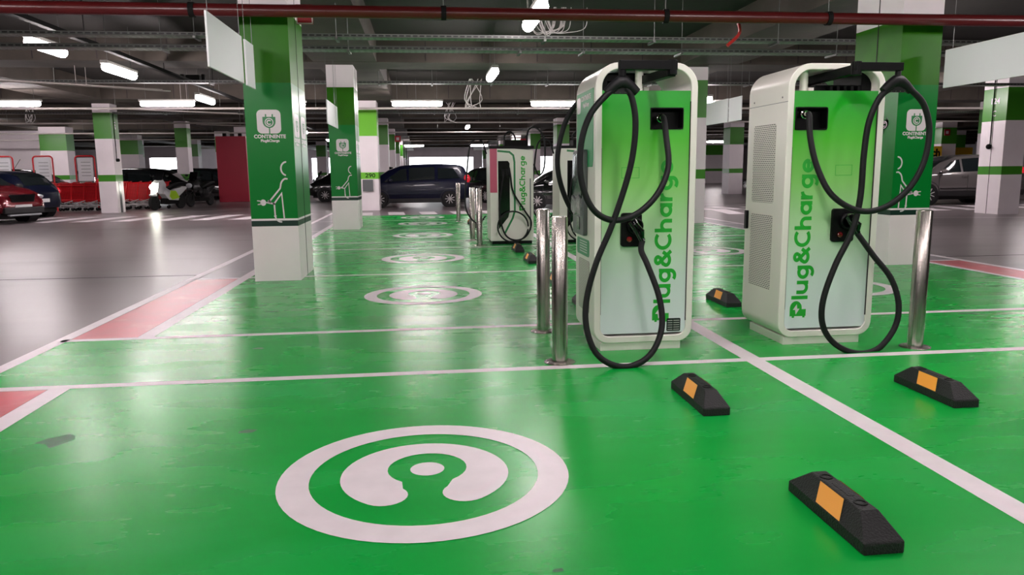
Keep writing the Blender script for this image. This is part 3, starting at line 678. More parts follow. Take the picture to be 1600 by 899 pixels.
far_charger(2.50, 13.8, 'white charger half hidden behind the front charger, its coiled cable showing', False)

# ================================================================== BOLLARDS
def bollard(x, y, label):
    t = thing('bollard', label, 'bollard', (x, y, 0), group='brushed steel bollards')
    MB().lathe([(.056, .008), (.056, 1.025), (.052, 1.032), (.02, 1.036)], (0, 0, 0), 'z', 32).build('post', M['steel'], t, smooth=True)
    MB().lathe([(.11, 0), (.11, .006), (.105, .009)], (0, 0, 0), 'z', 28).build('base_plate', M['steel'], t, smooth=True)
    return t
bollard(.98, 6.16, 'steel bollard behind its twin left of the front charger'); bollard(.93, 5.12, 'steel bollard nearest the camera, left of the front charger')
bollard(3.66, 5.16, 'steel bollard right of the right charger')
bollard(1.0, 13.65, 'front steel bollard left of the far charger'); bollard(.95, 14.8, 'steel bollard just behind the front one beside the far charger'); bollard(.93, 20.3, 'farthest steel bollard, beyond the far charger pair')
# ================================================================== WHEEL STOPS
def wheel_stop(x, y, label, flip=False):
    t = thing('wheel_stop', label, 'wheel stop', (x, y, 0), group='black rubber wheel stops')
    w, l, h, k = .077, .278, .122, .045
    vs = [(-w, -l, 0), (w, -l, 0), (w, l, 0), (-w, l, 0), (-w, -l, k), (w, -l, k), (w, l, k), (-w, l, k), (-.034, -l + .10, h), (.034, -l + .10, h), (.034, l - .10, h), (-.034, l - .10, h)]
    MB().add(vs, [(0, 3, 2, 1), (0, 1, 5, 4), (1, 2, 6, 5), (2, 3, 7, 6), (3, 0, 4, 7), (4, 5, 9, 8), (5, 6, 10, 9), (6, 7, 11, 10), (7, 4, 8, 11), (8, 9, 10, 11)]).build('body', M['stop'], t, bevel=.006)
    for s in (-1, 1):
        P = lambda yy, u: (s * (w + .002 - u * .043), yy, k + .002 + u * (h - k))
        sh = .0
        MB().poly([P(-.115, .06), P(.055, .06), P(.095, .94), P(-.075, .94)]).build('reflector', M['orange'], t, label='orange reflector patch')
    for yy in (-.12, .12):
        MB().lathe([(.026, h - .004), (.026, h + .003), (.018, h + .003), (.017, h - .001)], (0, yy, 0), 'z', 16).build('bolt_cap', M['black'], t, smooth=True)
    mb = MB(); add_text(mb, 'PARKING', .034, lambda u, w_: (-w_ * .9, u, h + .0012), .0008) if False else None
    MB().box(-.012, .014, -.06, .06, h, h + .002).build('embossing', M['stop'], t, bevel=.002)
    return t
for x, y, lb in ((1.575, 2.58, 'black wheel stop nearest the camera, with orange patch'), (1.575, 4.11, 'black wheel stop in front of the left charger'), (3.01, 4.04, 'black wheel stop at the right, in front of the steel bollard'),
                 (3.0, 7.24, 'black wheel stop between the two front chargers'), (1.57, 7.25, 'black wheel stop mostly hidden behind the front charger and bollard'), (1.57, 8.85, 'black wheel stop seen between the two near bollards'),
                 (1.57, 11.05, 'nearer of the two black wheel stops before the far charger'), (1.57, 12.6, 'black wheel stop touching the far charger front'), (1.2, 18.2, 'black wheel stop left of the far charger, nearer one'), (1.2, 19.4, 'black wheel stop left of the far charger, farther one')):
    wheel_stop(x, y, lb)

# ================================================================== CEILING SERVICES
def pipe_x(name, label, y, z, r, x0, x1, m, cat='pipe', joints=(), rods=()):
    t = thing(name, label, cat, (0, y, z)); MB().tube([(x0, 0, 0), (x1, 0, 0)], r, 16).build('pipe_run', M[m], t, smooth=True)
    for x in joints: MB().tube([(x - .03, 0, 0), (x + .03, 0, 0)], r * 1.18, 16).build('clamp', M['dark'], t, smooth=True)
    for x in rods: MB().tube([(x, 0, r), (x, 0, ZC - z)], .006, 6).build('hanger_rod', M['galv'], t)
    return t
pz = at(800, 22, 9.3)[2]
t = pipe_x('sprinkler_pipe', 'thick dark red pipe across the ceiling in front of the pillars', 9.3, pz, .072, -14, 16, 'pipe', joints=(-5.4, -2.55, .3, 3.0, 5.1, 8.0), rods=(-5.4, .3, 3.0, 5.1))
mb = MB().tube(spline([(4.1, .55, .12), (4.15, .5, .0), (4.15, .5, -.12), (4.0, .5, -.26)], 6), .022, 8); mb.build('branch_pipe', mat('bright_red_pipe', srgb(170, 36, 30), .35), t, smooth=True)
def tray(label, y, z, wd, x0, x1, rods, h=.06):
    t = thing('cable_tray', label, 'cable tray', (0, y, z))
    MB().box(x0, x1, 0, wd, 0, .004).build('tray_floor', M['trayb'], t)
    MB().box(x0, x1, 0, .004, 0, h).box(x0, x1, wd - .004, wd, 0, h).build('tray_rim', M['traysl'], t)
    mb = MB()
    for x in rods:
        MB().tube([(x, -.01, -.03), (x, -.01, ZC - z)], .006, 6).build('hanger_rod', M['galv'], t)
        MB().box(x - .02, x + .02, -.03, wd + .03, -.035, -.005).build('bracket', M['galv'], t)
    for k in range(3): MB().tube([(x0, .08 + k * .08, .03), (x1, .08 + k * .08, .03)], .018, 6).build('laid_cable', M['dark'], t)
    return t
tray('perforated cable tray nearest overhead, lit along its lower edge', 12.45, 3.25, .30, -16, 18, (-6.4, -3.9, -1.1, 1.62, 2.65, 4.3, 7.0))
tray('darker cable tray just in front of the lit nearest tray', 11.7, 3.31, .25, -16, 18, (-6.9, -3.2, -1.2, 1.9, 3.6, 5.6), .05)
tray('perforated cable tray behind the second green pillar', 19.3, 3.5, .30, -20, 22, (-8.5, -5.0, -1.0, .3, 1.8, 3.2, 5.9, 8.5))
tray('cable tray farther back, over the navy car', 28.4, 3.45, .3, -26, 26, (-9, -5.5, .5, 3.6, 6, 10))
for i, (y, z) in enumerate(((25.6, 3.4), (33.3, 3.42), (41, 3.4), (49, 3.42))):
    rods = [random.uniform(-1, 1) + k * 3.4 for k in range(-6, 7)]
    pipe_x('conduit', 'pale thin conduit across the ceiling, %s' % ('nearest of four', 'second of four', 'third of four', 'farthest of four')[i], y, z, .035, -32, 32, 'wire', 'conduit', rods=rods)
# long dark rail over the left lane
t = thing('lamp_rail', 'long dark rail running away over the left lane', 'rail', (-5.62, 0, 3.56))
MB().box(-.05, .05, Y0 + 1, 60, 0, .07).build('rail', M['dark'], t)
for y in range(2, 58, 4): MB().tube([(0, y, .05), (0, y, ZC - 3.56)], .008, 6).build('hanger_rod', M['dark'], t)
t = thing('junction_box', 'small dark junction box on the rail over the left lane', 'box', (-5.62, 20.2, 3.6)); MB().box(-.16, .16, -.1, .1, 0, .18).box(-.3, -.22, -.05, .05, 0, .2).box(.2, .28, -.05, .05, 0, .2).box(-.3, .28, -.02, .02, .0, .03).build('box_body', M['dark'], t, bevel=.01)
for k, (y, sx) in enumerate(((17.4, 1), (25, 1), (33, 1))):
    o = MB().tube([(-9.2, y, 3.36), (-6.2, y + 2.2, 3.36)], .02, 6).tube([(-7.7, y + 1.1, 3.36), (-7.7, y + 1.1, ZC - .02)], .006, 5).tube([(-7.6, y + 1.4, 3.36), (-7.6, y + 1.4, ZC - .02)], .006, 5).tube([(-9.1, y + .3, 3.36), (-6.1, y + 2.5, 3.36)], .02, 6).build('conduit', M['wire'], smooth=True)
    tag(o, 'pair of short slanting conduits over the left lane, %s' % ('nearest', 'middle', 'farthest')[k], 'conduit')
# hanging bundle of wrapped wires
mb = MB()
for k in range(12):
    a = random.uniform(1.58, 2.0); b = random.uniform(2.1, 2.68); s_ = random.uniform(.1, .34)
    mb.tube(spline([(a, 12.3 - random.random() * .3, ZC - .02), (a + .02, 12.2, 3.8), (a + .05 + s_ * .3, 12.15, 3.62 - s_ * .6), ((a + b) / 2, 12.15, 3.46 + s_ * .15), (b - .05, 12.2, 3.5 + s_ * .4), (b, 12.3, 3.9)], 6), .007, 5)
o = mb.build('wire_bundle', M['web'], smooth=True); tag(o, 'tangle of pale wires sagging above the nearest tray', 'wires')
for k, (x, y, z) in enumerate(((1.75, 25.3, 3.5), (1.25, 33.1, 3.5), (-15.6, 33.0, 3.5))):
    mb = MB()
    for j in range(7):
        mb.tube(spline([(x + random.uniform(-.3, .3), y, ZC - .03), (x + random.uniform(-.35, .35), y - .05, z + .15), (x + random.uniform(-.3, .3), y, z - .1)], 5), .014, 5)
    o = mb.build('wire_bundle', M['web']); tag(o, 'small pale tangle of wires by the conduits, %s' % ('over the navy car', 'behind that over the navy car', 'over the cart pillar')[k], 'wires')

# ---- lamps
def lamp_obj(label, x, y, z, ln, along):
    t = thing('tube_lamp', label, 'ceiling lamp', (x, y, z), 0 if along == 'x' else pi / 2, 'fluorescent tube lamps')
    MB().box(-ln / 2 - .04, ln / 2 + .04, -.07, .07, .06, .12).build('lamp_housing', M['housing'], t, bevel=.01)
    MB().tube([(-ln / 2, 0, 0), (-ln / 2 + .05, 0, 0), (ln / 2 - .05, 0, 0), (ln / 2, 0, 0)], [.055, .085, .085, .055], 10).build('diffuser', M['lamp'], t, smooth=True)
    for s in (-1, 1): MB().tube([(s * ln * .4, 0, .09), (s * ln * .4, 0, ZC - z)], .005, 5).build('hanger_rod', M['galv'], t)
    return t
LZ = 3.38
LAMPS = [
 ('first lamp above the charger lane, behind the red pipe', 1.55, 10.4, LZ, 1.4, 'y'), ('small distant-looking lamp end-on over the chargers, beyond the nearest tray', 1.55, 16.6, LZ, 1.3, 'y'),
 ('lamp overhead just in front of the chargers, above the view', 1.55, 3.6, LZ, 1.4, 'y'), ('lamp overhead behind the camera', 1.55, -2.6, LZ, 1.4, 'y'),
 ('lamp on the left rail partly behind the nearest tray', -5.95, 13.35, LZ, 1.2, 'y'), ('slanting lamp on the left rail, largest of the rail', -5.95, 16.35, LZ, 1.5, 'y'), ('slanting lamp on the left rail, beside the big green pillar', -5.95, 22.4, LZ, 1.5, 'y'),
 ('lamp on the left rail, above the view', -5.95, 6.5, LZ, 1.4, 'y'), ('lamp on the left rail near the camera', -5.95, 0.5, LZ, 1.4, 'y'),
 ('crosswise lamp at the left edge over the parked cars', -11.6, 23.6, LZ, 1.5, 'x'), ('crosswise lamp above the white scooter', -7.35, 23.6, LZ, 1.5, 'x'), ('crosswise lamp above the navy car', -.1, 23.6, LZ, 1.5, 'x'), ('crosswise lamp left of the front charger', 4.15, 23.6, LZ, 1.5, 'x'),
 ('added crosswise fill lamp behind the camera, left end', -6.5, -3.2, LZ, 1.5, 'x'), ('added crosswise fill lamp behind the camera, left middle', -3.2, -3.2, LZ, 1.5, 'x'), ('added crosswise fill lamp behind the camera, right middle', 4.4, -3.2, LZ, 1.5, 'x'), ('added crosswise fill lamp behind the camera, right end', 7.6, -3.2, LZ, 1.5, 'x'), ('added crosswise fill lamp behind the camera, centre', -.2, -3.2, LZ, 1.5, 'x'),  # unseen lamps added behind the camera to light the near zone
 ('added fill lamp before the white left wall, right one', -24.5, 46.2, 4.1, 1.5, 'x'), ('added fill lamp before the white left wall, left one', -31, 46.2, 4.1, 1.5, 'x'), ('added fill lamp over the carts hidden by the banded pillar', -16.5, 28.7, 4.1, 1.5, 'x'), ('added fill lamp over the cars left of the carts', -21.5, 28.7, 4.1, 1.5, 'x'), ('added fill lamp over the grey car, hidden by the board', 19.5, 22.5, 3.5, 1.5, 'x'), ('added fill lamp beyond the grey car', 23.5, 28.7, 4.1, 1.5, 'x'), ('added fill lamp over the right back lane', 13.5, 28.7, 4.1, 1.5, 'x'), ('added fill lamp in the right back lane, farther', 15.2, 46.2, 4.1, 1.5, 'x'), ('added fill lamp over the navy car bay, behind beam', 2.6, 28.7, 4.1, 1.5, 'x'), ('added fill lamp over the bay behind the red panel', -14.5, 37.3, 4.1, 1.5, 'x'),  # lamps added and tucked out of sight to brighten the background
 ('added crosswise fill lamp above the view, over the left bay', -3.7, 5.0, LZ, 1.5, 'x'), ('added crosswise fill lamp above the view, over the right bay', 4.6, 5.0, LZ, 1.5, 'x'),  # added out of frame to raise the light on the near bays
 ('lamp seen just right of the big green pillar', -4.1, 23.8, LZ, 1.3, 'x'), ('crosswise lamp far right over the lane', 8.7, 23.6, LZ, 1.5, 'x'),
 ('lamp above the hanging right sign', 9.3, 14.2, LZ, 1.4, 'y'), ('lamp right of the right green pillar', 14.2, 21.5, LZ, 1.4, 'y'), ('crosswise lamp over the grey car', 21.6, 33.4, 3.55, 1.6, 'x'), ('lamp over the right lane above the view', 9.3, 7.0, LZ, 1.4, 'y'), ('lamp over the right lane near the camera', 9.3, 0.5, LZ, 1.4, 'y'),
 ('lamp over the left wall, nearer one', -20.0, 37.9, 3.3, .9, 'x'), ('lamp over the black car beyond the carts', -19.7, 43.3, 3.3, .9, 'y'), ('lamp above the triangle sign', -19.3, 51.2, 3.3, .9, 'y'),
 ('lamp far over the middle lane, left of two', -.6, 62, LZ, 1.5, 'x'), ('lamp far over the middle lane, right of two', 4.6, 62, LZ, 1.5, 'x'),
 ('far lamp left of the second green pillar, upper', -5.9, 39.9, LZ, 1.5, 'y'), ('far lamp left of the second green pillar, lower', -5.9, 50.2, LZ, 1.5, 'y'), ('far lamp between the front chargers', 22.7, 57, LZ, 1.6, 'x'),
 ('far lamp beside the far charger', 6.3, 52.9, 3.2, 1.2, 'x'), ('far lamp over the yellow board', 26.2, 42, 3.3, 1.4, 'x'), ('added hidden fill lamp deep over the left parking row', -17.5, 37.3, 4.1, 1.5, 'x'),  # the left parking row lamp is an added fill kept out of sight
 ('lamp left of the blank board between the chargers', 8.5, 22.6, LZ, 1.3, 'y'), ('lamp over the centre far aisle', 2.4, 40, 3.6, 1.5, 'y'), ('lamp over the left cars above the view', -12.0, 14.6, LZ, 1.5, 'y'), ('lamp over the right lane beyond view', 16, 12, LZ, 1.5, 'y')]
for a in LAMPS: lamp_obj(*a)

# ---- hanging blank signs
def hang(name, label, x, y0, y1, z0, z1):
    t = thing(name, label, 'hanging sign', (x, (y0 + y1) / 2, z0)); h = z1 - z0; l = (y1 - y0) / 2
    MB().box(-.01, .01, -l, l, 0, h).build('board', M['panel'], t, bevel=.002)
    for s in (-.9, .9): MB().tube([(0, s * l, h), (0, s * l, ZC - z0)], .003, 5).build('hanging_wire', M['galv'], t)
    return t
hang('hanging_sign', 'large blank white board hanging left of the big green pillar', -1.95, 7.53, 8.92, 2.335, 2.84)
hang('hanging_sign', 'narrow blank white board hanging in front of the big green pillar', -1.95, 9.08, 9.50, 2.335, 2.84)
hang('hanging_sign', 'blank white board mostly hidden behind the big green pillar', -1.95, 11.0, 12.35, 2.30, 2.82)
hang('hanging_sign', 'blank white board hanging in front of the second green pillar', -1.89, 15.97, 17.42, 2.33, 2.81)
hang('hanging_sign', 'slim blank white board behind the one at the second green pillar', -1.89, 17.52, 17.88, 2.33, 2.81)
hang('hanging_sign', 'large blank white board at the upper right edge', 6.85, 7.0, 9.47, 2.365, 2.85)
hang('hanging_sign', 'blank white board hanging between the two chargers, left piece', 6.85, 16.62, 17.9, 2.375, 2.895)
hang('hanging_sign', 'blank white board hanging between the two chargers, right piece', 6.85, 15.88, 16.55, 2.375, 2.885)
def wall_sign(name, label, x, y, z, w, h, m, cat='sign', txtb=None):
    t = thing(name, label, cat, (x, y, z)); MB().box(-w / 2, w / 2, -.01, .01, -h / 2, h / 2).build('board', M[m], t)
    return t
t = wall_sign('fire_sign', 'small red fire sign high on the big green pillar', -1.43, 10.2, 3.33, .21, .24, 'firesign')
MB().stroke([(-.095, -.11), (.095, -.11), (.095, .11), (-.095, .11)], .012, XZ(-.012), closed=True).poly([(-.06, -.012, .0), (.0, -.012, .0), (.0, -.012, .05), (-.06, -.012, .05)]).build('white_border', M['decal'], t)
MB().box(-.09, -.08, .0, .012, -.1, .1).build('bracket', M['dark'], t)
for x, y, z, lb in ((-1.35, 44.4, 3.2, 'small red sign on the far left pillar row'), (5.9, 44.4, 3.0, 'small red sign left of the far charger pillar'), (29.0, 39.5, 3.2, 'small red and white sign beyond the grey car')):
    t = wall_sign('fire_sign', lb, x, y, z, .34, .34, 'firesign'); MB().box(-.08, .08, -.014, -.011, -.08, .08).build('pictogram', M['decal'], t)
t = thing('triangle_sign', 'hanging give way triangle beyond the white scooter', 'sign', (-18.6, 52, 2.75)); MB().prism([(-.45, .4), (.45, .4), (0, -.4)], lambda u, w, a: (u, a, w), 0, .02).build('board', M['firesign'], t); MB().prism([(-.3, .32), (.3, .32), (0, -.22)], lambda u, w, a: (u, a, w), -.012, 0).build('face', M['decal'], t)
t = thing('round_sign', 'round blue arrow sign beside the triangle sign', 'sign', (-19.6, 52, 2.8)); MB().lathe([(.42, 0), (.42, .02)], (0, 0, 0), 'y', 24).build('board', M['bluesign'], t); MB().stroke([(-.2, 0), (.2, 0)], .07, XZ(-.004)).stroke([(.05, -.15), (.22, 0), (.05, .15)], .07, XZ(-.004)).build('arrow', M['decal'], t)

# ================================================================== red panel on the left
t = thing('red_panel_box', 'tall red box panel left of the big green pillar', 'panel', (-8.75, 37.2, 0))
MB().box(-.82, .55, 0, .4, .0, 3.06).build('panel_body', M['redpaint'], t, bevel=.01)
for s in (-.5, .2): MB().box(s, s + .15, .05, .2, 3.06, 3.2).build('bracket', M['dark'], t)
# yellow board
for xa, xb, yy, lb, tx in ((1438, 1472, 38.6, 'yellow board with black letters ch beyond the grey car', 'ch'), (1493, 1520, 41.6, 'plain yellow board right of the lettered one', None)):
    p0 = at(xa, 232, yy).x; p1 = at(xb, 232, yy).x; w = p1 - p0
    t = thing('yellow_board', lb, 'sign', ((p0 + p1) / 2, yy, 2.0)); MB().box(-w / 2, w / 2, 0, .1, -.6, .42).build('board', M['yellow'], t)
    if tx: txt(t, tx, .55, lambda u, w_: (w / 2 - .34 + u, -.004, .06 + w_), 'black', .025)
    for s in (-1, 1): MB().box(s * (w / 2 - .05) - .04, s * (w / 2 - .05) + .04, .02, .08, -2.0, -.6).build('post', M['dark'], t)

# ================================================================== CARS
def car(name, label, loc, rz, st, paint, r=.31, wx=(1.28, -1.35), wins=(), shield=None, rear=None, tail=None, head=None, extra=None, trim=None, plate=None):
    """st: stations rear->front (x, zb, zbelt, ztop, w, wt); front is +x"""
    t = thing(name, label, 'car', loc, rz)
    def ring(s):
        x, zb, zs, zt, w, wt = s; L_ = [(-w * .88, zb), (-w * .985, zb + .12), (-w, (zb + zs) / 2), (-w * .975, zs - .06), (-w * .93, zs), (-wt, zt - .07 * min(1, (zt - zs) * 3)), (-wt * .82, zt - .012)]
        return [(x, y, z) for y, z in L_] + [(x, 0, zt)] + [(x, -y, z) for y, z in L_[::-1]]
    def lerp(x):
        for a, b in zip(st, st[1:]):
            if a[0] <= x <= b[0]:
                k = (x - a[0]) / (b[0] - a[0]); return tuple(p + (q - p) * k for p, q in zip(a, b))
        return st[0] if x < st[0][0] else st[-1]
    mb = MB(); n = 15; vs = []; fs = []
    for s in st: vs += ring(s)
    for i in range(len(st) - 1):
        for k in range(n): fs.append((i * n + k, i * n + (k + 1) % n, (i + 1) * n + (k + 1) % n, (i + 1) * n + k))
    fs += [list(range(n)), [(len(st) - 1) * n + k for k in range(n)]]
    mb.add(vs, fs).build('body', paint, t, smooth=True, angle=50)
    def sidept(x, u, sgn, off=.012):
        g = ring(lerp(x)); a = V(g[4]); b = V(g[5]); p = a + (b - a) * u; p.y = p.y - off; p.y *= -sgn if sgn > 0 else 1
        return (p.x, (abs(p.y)) * sgn, p.z)
    for a, b, u0, u1, sl0, sl1 in wins:
        for sg in (-1, 1):
            mb = MB(); N = 6
            lo = [sidept(a + (b - a) * k / N, u0, sg) for k in range(N + 1)]; hi = [sidept(a + sl0 + (b + sl1 - a - sl0) * k / N, u1, sg) for k in range(N + 1)]
            mb.add(lo + hi, [(k, k + 1, N + 2 + k, N + 1 + k) for k in range(N)]); mb.build('side_window', M['glass'], t, smooth=True)
    def topglass(x0, x1, nm, k0=.8, off=.012):
        mb = MB(); N = 6; A = []; B = []
        for k in range(N + 1):
            s = lerp(x0 + (x1 - x0) * k / N); dz = off; wv = s[5] * k0
            A.append((s[0], -wv * 1.1, s[3] + dz - .02)); B.append((s[0], wv * 1.1, s[3] + dz - .02))
        C_ = [(p[0], 0, p[2] + .022) for p in A]
        mb.add(A + C_ + B, [(k, k + 1, N + 2 + k, N + 1 + k) for k in range(N)] + [(N + 1 + k, N + 2 + k, 2 * N + 3 + k, 2 * N + 2 + k) for k in range(N)]); mb.build(nm, M['glass'], t, smooth=True)
    if shield: topglass(*shield, 'windscreen')
    if rear: topglass(*rear, 'rear_window', .78, .018)
    for xw in wx:
        for sg in (-1, 1):
            w = lerp(xw)[4] 
            MB().lathe([(r + .055, sg * (w - .3)), (r + .055, sg * (w + .008)), (r + .03, sg * (w + .010)), (r + .02, sg * (w - .02))], (xw, 0, r + .02), 'y', 28).build('wheel_arch', M['bplastic'], t, smooth=True)
            wh = MB().lathe([(r * .62, sg * (w - .2)), (r * .97, sg * (w - .2)), (r, sg * (w - .17)), (r, sg * (w - .0)), (r * .96, sg * (w + .022)), (r * .68, sg * (w + .026)), (r * .64, sg * (w + .01))], (xw, 0, r), 'y', 28).build('wheel', M['tyre'], t, smooth=True)
            mb = MB()
            for k in range(9):
                a = 2 * pi * k / 9; mb.tube([(xw + .04 * cos(a), sg * (w + .028), r + .04 * sin(a)), (xw + r * .6 * cos(a), sg * (w + .022), r + r * .6 * sin(a))], .016, 5)
            mb.lathe([(.05, sg * (w + .01)), (.05, sg * (w + .034)), (.03, sg * (w + .038))], (xw, 0, r), 'y', 12)
            mb.build('rim', M['rim'], wh)
    f = lerp
    if tail:
        for sg in (-1, 1):
            x, z, hh = tail; s = f(x); mb = MB(); mb.ball((x, sg * s[4] * .9, z), 1, (.13, .10, hh)); mb.build('tail_lamp', M['tail'], t, smooth=True)
    if head:
        for sg in (-1, 1):
            x, z, hh = head; s = f(x); mb = MB(); mb.ball((x, sg * s[4] * .86, z), 1, (.22, .13, hh)); mb.build('head_lamp', M['headl'], t, smooth=True)
    x0, x1 = st[0][0], st[-1][0]
    if plate != 0:
        s = st[0]; MB().box(x0 - .02, x0, -.26, .26, .5, .61).build('number_plate', M['plate'], t); MB().box(x1, x1 + .02, -.26, .26, .42, .53).build('number_plate', M['plate'], t)
    for sg in (-1, 1):
        for xh in (.1, -.85):
            s = f(xh); MB().box(xh - .09, xh + .09, *sorted((sg * s[4] * .99, sg * (s[4] * .99 + .03))), s[2] - .14, s[2] - .105).build('door_handle', paint if trim is None else M[trim], t, bevel=.005)
        s = f(.95); mb = MB(); mb.ball((.88, sg * (s[4] + .07), s[2] + .08), 1, (.1, .11, .075)); mb.build('wing_mirror', paint if trim is None else M[trim], t, smooth=True)
        mb = MB()
        for xx in (1.0, .0 - .02, -.95):
            s = f(xx); mb.box(xx - .004, xx + .004, *sorted((sg * (s[4] * .99), sg * (s[4] * 1.003))), s[1] + .1, s[2] - .07)
        s = f(0); mb.box(-1.0, .95, *sorted((sg * (s[4] * .98), sg * (s[4] + .012))), .50, .55); mb.build('door_line', M['bplastic'] if trim else paint, t)
        s = f(0); MB().box(-1.0, .95, *sorted((sg * (s[4] * .90), sg * (s[4] * .995))), s[1] - .04, s[1] + .10).build('sill', M['bplastic'], t)
    MB().box(-1.9 * x1 / 2.13, 1.85 * x1 / 2.13, -.7, .7, .17, .4).build('underbody', M['tyre'], t)
    return t
MPV = [(-2.12, .48, .98, 1.02, .70, .55), (-2.06, .36, 1.02, 1.2, .80, .58), (-1.92, .30, 1.03, 1.5, .85, .60), (-1.65, .27, 1.03, 1.59, .88, .63), (-.9, .24, 1.0, 1.63, .90, .66), (0, .24, .98, 1.61, .905, .66), (.5, .24, .96, 1.56, .90, .645), (.95, .24, .95, 1.40, .895, .63), (1.45, .24, .93, 1.08, .885, .68), (1.75, .26, .88, .95, .86, .7), (2.0, .3, .74, .80, .78, .62), (2.13, .38, .55, .6, .66, .5)]
c = car('car', 'dark navy people carrier parked side-on behind the zebra crossing', (-.34, 29.7, 0), pi, MPV, M['navy'], .31, wins=((.25, 1.12, .06, .86, 0, -.62), (-.8, .17, .06, .9, .0, .0), (-1.75, -.92, .10, .84, .25, 0)), shield=(.55, 1.35), rear=(-2.06, -1.72), tail=(-2.02, 1.05, .17), head=(1.93, .68, .1))
HATCH = [(-1.95, .45, .82, .86, .66, .5), (-1.88, .32, .9, 1.0, .78, .55), (-1.6, .28, .92, 1.32, .83, .56), (-1.2, .26, .92, 1.45, .84, .6), (-.4, .24, .9, 1.5, .84, .62), (.3, .24, .89, 1.42, .84, .61), (.75, .24, .88, 1.22, .835, .6), (1.15, .24, .87, .97, .82, .64), (1.55, .27, .8, .86, .78, .62), (1.8, .3, .65, .7, .7, .5), (1.92, .38, .5, .55, .58, .42)]
c = car('car', 'dark blue small hatchback behind the wine red car, seen from its rear', (-13.75, 26.2, 0), pi - .38, HATCH, M['dblue'], .30, (1.2, -1.25), wins=((-.1, .92, .06, .88, 0, -.5), (-1.25, -.2, .08, .88, .25, 0)), shield=(.4, 1.1), rear=(-1.86, -1.35), tail=(-1.8, .83, .13), head=(1.7, .62, .09))
MB().tube([(-.9, 0, 1.48), (-1.25, 0, 1.85)], .008, 5).build('aerial', M['black'], c)
PEU = [(-2.08, .45, .9, .95, .7, .5), (-1.95, .32, .98, 1.2, .82, .57), (-1.6, .28, 1.0, 1.46, .86, .6), (-.7, .26, .98, 1.55, .87, .63), (.1, .26, .96, 1.5, .87, .62), (.65, .26, .95, 1.28, .865, .62), (1.05, .26, .95, 1.06, .86, .68), (1.5, .28, .9, .98, .85, .68), (1.85, .3, .8, .88, .8, .62), (2.02, .3, .62, .74, .72, .55), (2.08, .36, .5, .56, .62, .5)]
c = car('car', 'wine red car at the left edge, nose towards the aisle', (-13.15, 23.75, 0), -.42, PEU, M['wine'], .32, (1.3, -1.3), wins=((.0, .95, .06, .88, 0, -.5), (-1.5, -.1, .08, .88, .25, 0)), shield=(.35, 1.05), rear=(-1.95, -1.6), tail=(-1.98, .95, .12), head=(1.80, .74, .075), trim='bplastic')
MB().prism([(-.42, .82), (.42, .82), (.34, .60), (-.34, .60)], lambda u, w, a: (a, u, w), 2.05, 2.10).build('front_grille', M['blackg'], c, bevel=.02)
MB().box(2.0, 2.13, -.62, .62, .28, .46).build('bumper', M['bplastic'], c, bevel=.03); MB().box(2.05, 2.15, -.5, .5, .22, .27).build('bumper_lip', M['headl'], c, bevel=.01)
SUV = [(-2.18, .55, .98, 1.02, .74, .56), (-2.1, .42, 1.06, 1.25, .85, .6), (-1.85, .36, 1.08, 1.5, .89, .62), (-1.3, .34, 1.07, 1.60, .905, .66), (-.4, .32, 1.05, 1.63, .91, .67), (.3, .32, 1.03, 1.58, .91, .66), (.8, .32, 1.02, 1.38, .905, .65), (1.2, .32, 1.01, 1.13, .90, .70), (1.6, .35, .97, 1.05, .88, .7), (1.95, .4, .86, .94, .82, .64), (2.12, .42, .68, .74, .72, .55), (2.18, .48, .6, .64, .62, .5)]
SILV = (18.95, 25.5, 0)
c = car('car', 'grey crossover parked side-on behind the banded pillar at right', SILV, pi - .02, SUV, M['silver'], .35, (1.35, -1.35), wins=((.2, 1.0, .06, .88, 0, -.52), (-.75, .12, .06, .9, 0, 0), (-1.7, -.85, .12, .84, .35, 0)), shield=(.4, 1.15), rear=(-2.1, -1.8), tail=(-2.06, 1.08, .12), head=(1.95, .8, .09), trim='silver')
c.scale = (1.04, 1.04, 1.08)
for sg in (-1, 1): MB().box(-2.1, 2.05, *sorted((sg * .84, sg * .915)), .3, .47).build('lower_cladding', M['bplastic'], c, bevel=.02)
car('car', 'white car nose showing at the left edge of the right charger', (17.95, 36.0, 0), pi - .1, HATCH, M['wcar'], .3, (1.2, -1.25), wins=((-.1, .92, .06, .88, 0, -.5), (-1.25, -.2, .08, .88, .25, 0)), shield=(.4, 1.1), rear=(-1.86, -1.35), tail=(-1.8, .83, .13), head=(1.7, .62, .09))
car('car', 'dark car behind the far charger, seen between it and the front charger', (5.1, 26.6, 0), pi, HATCH, M['bcar'], .3, (1.2, -1.25), wins=((-.1, .92, .06, .88, 0, -.5), (-1.25, -.2, .08, .88, .25, 0)), shield=(.4, 1.1), rear=(-1.86, -1.35), tail=(-1.8, .83, .13), head=(1.7, .62, .09))
car('car', 'dark hatchback with red tail lamps beyond the navy car', (2.75, 33.3, 0), pi / 2 + .5, HATCH, M['bcar'], .3, (1.2, -1.25), wins=((-.1, .92, .06, .88, 0, -.5), (-1.25, -.2, .08, .88, .25, 0)), shield=(.4, 1.1), rear=(-1.86, -1.35), tail=(-1.84, .93, .16), head=(1.7, .62, .09))
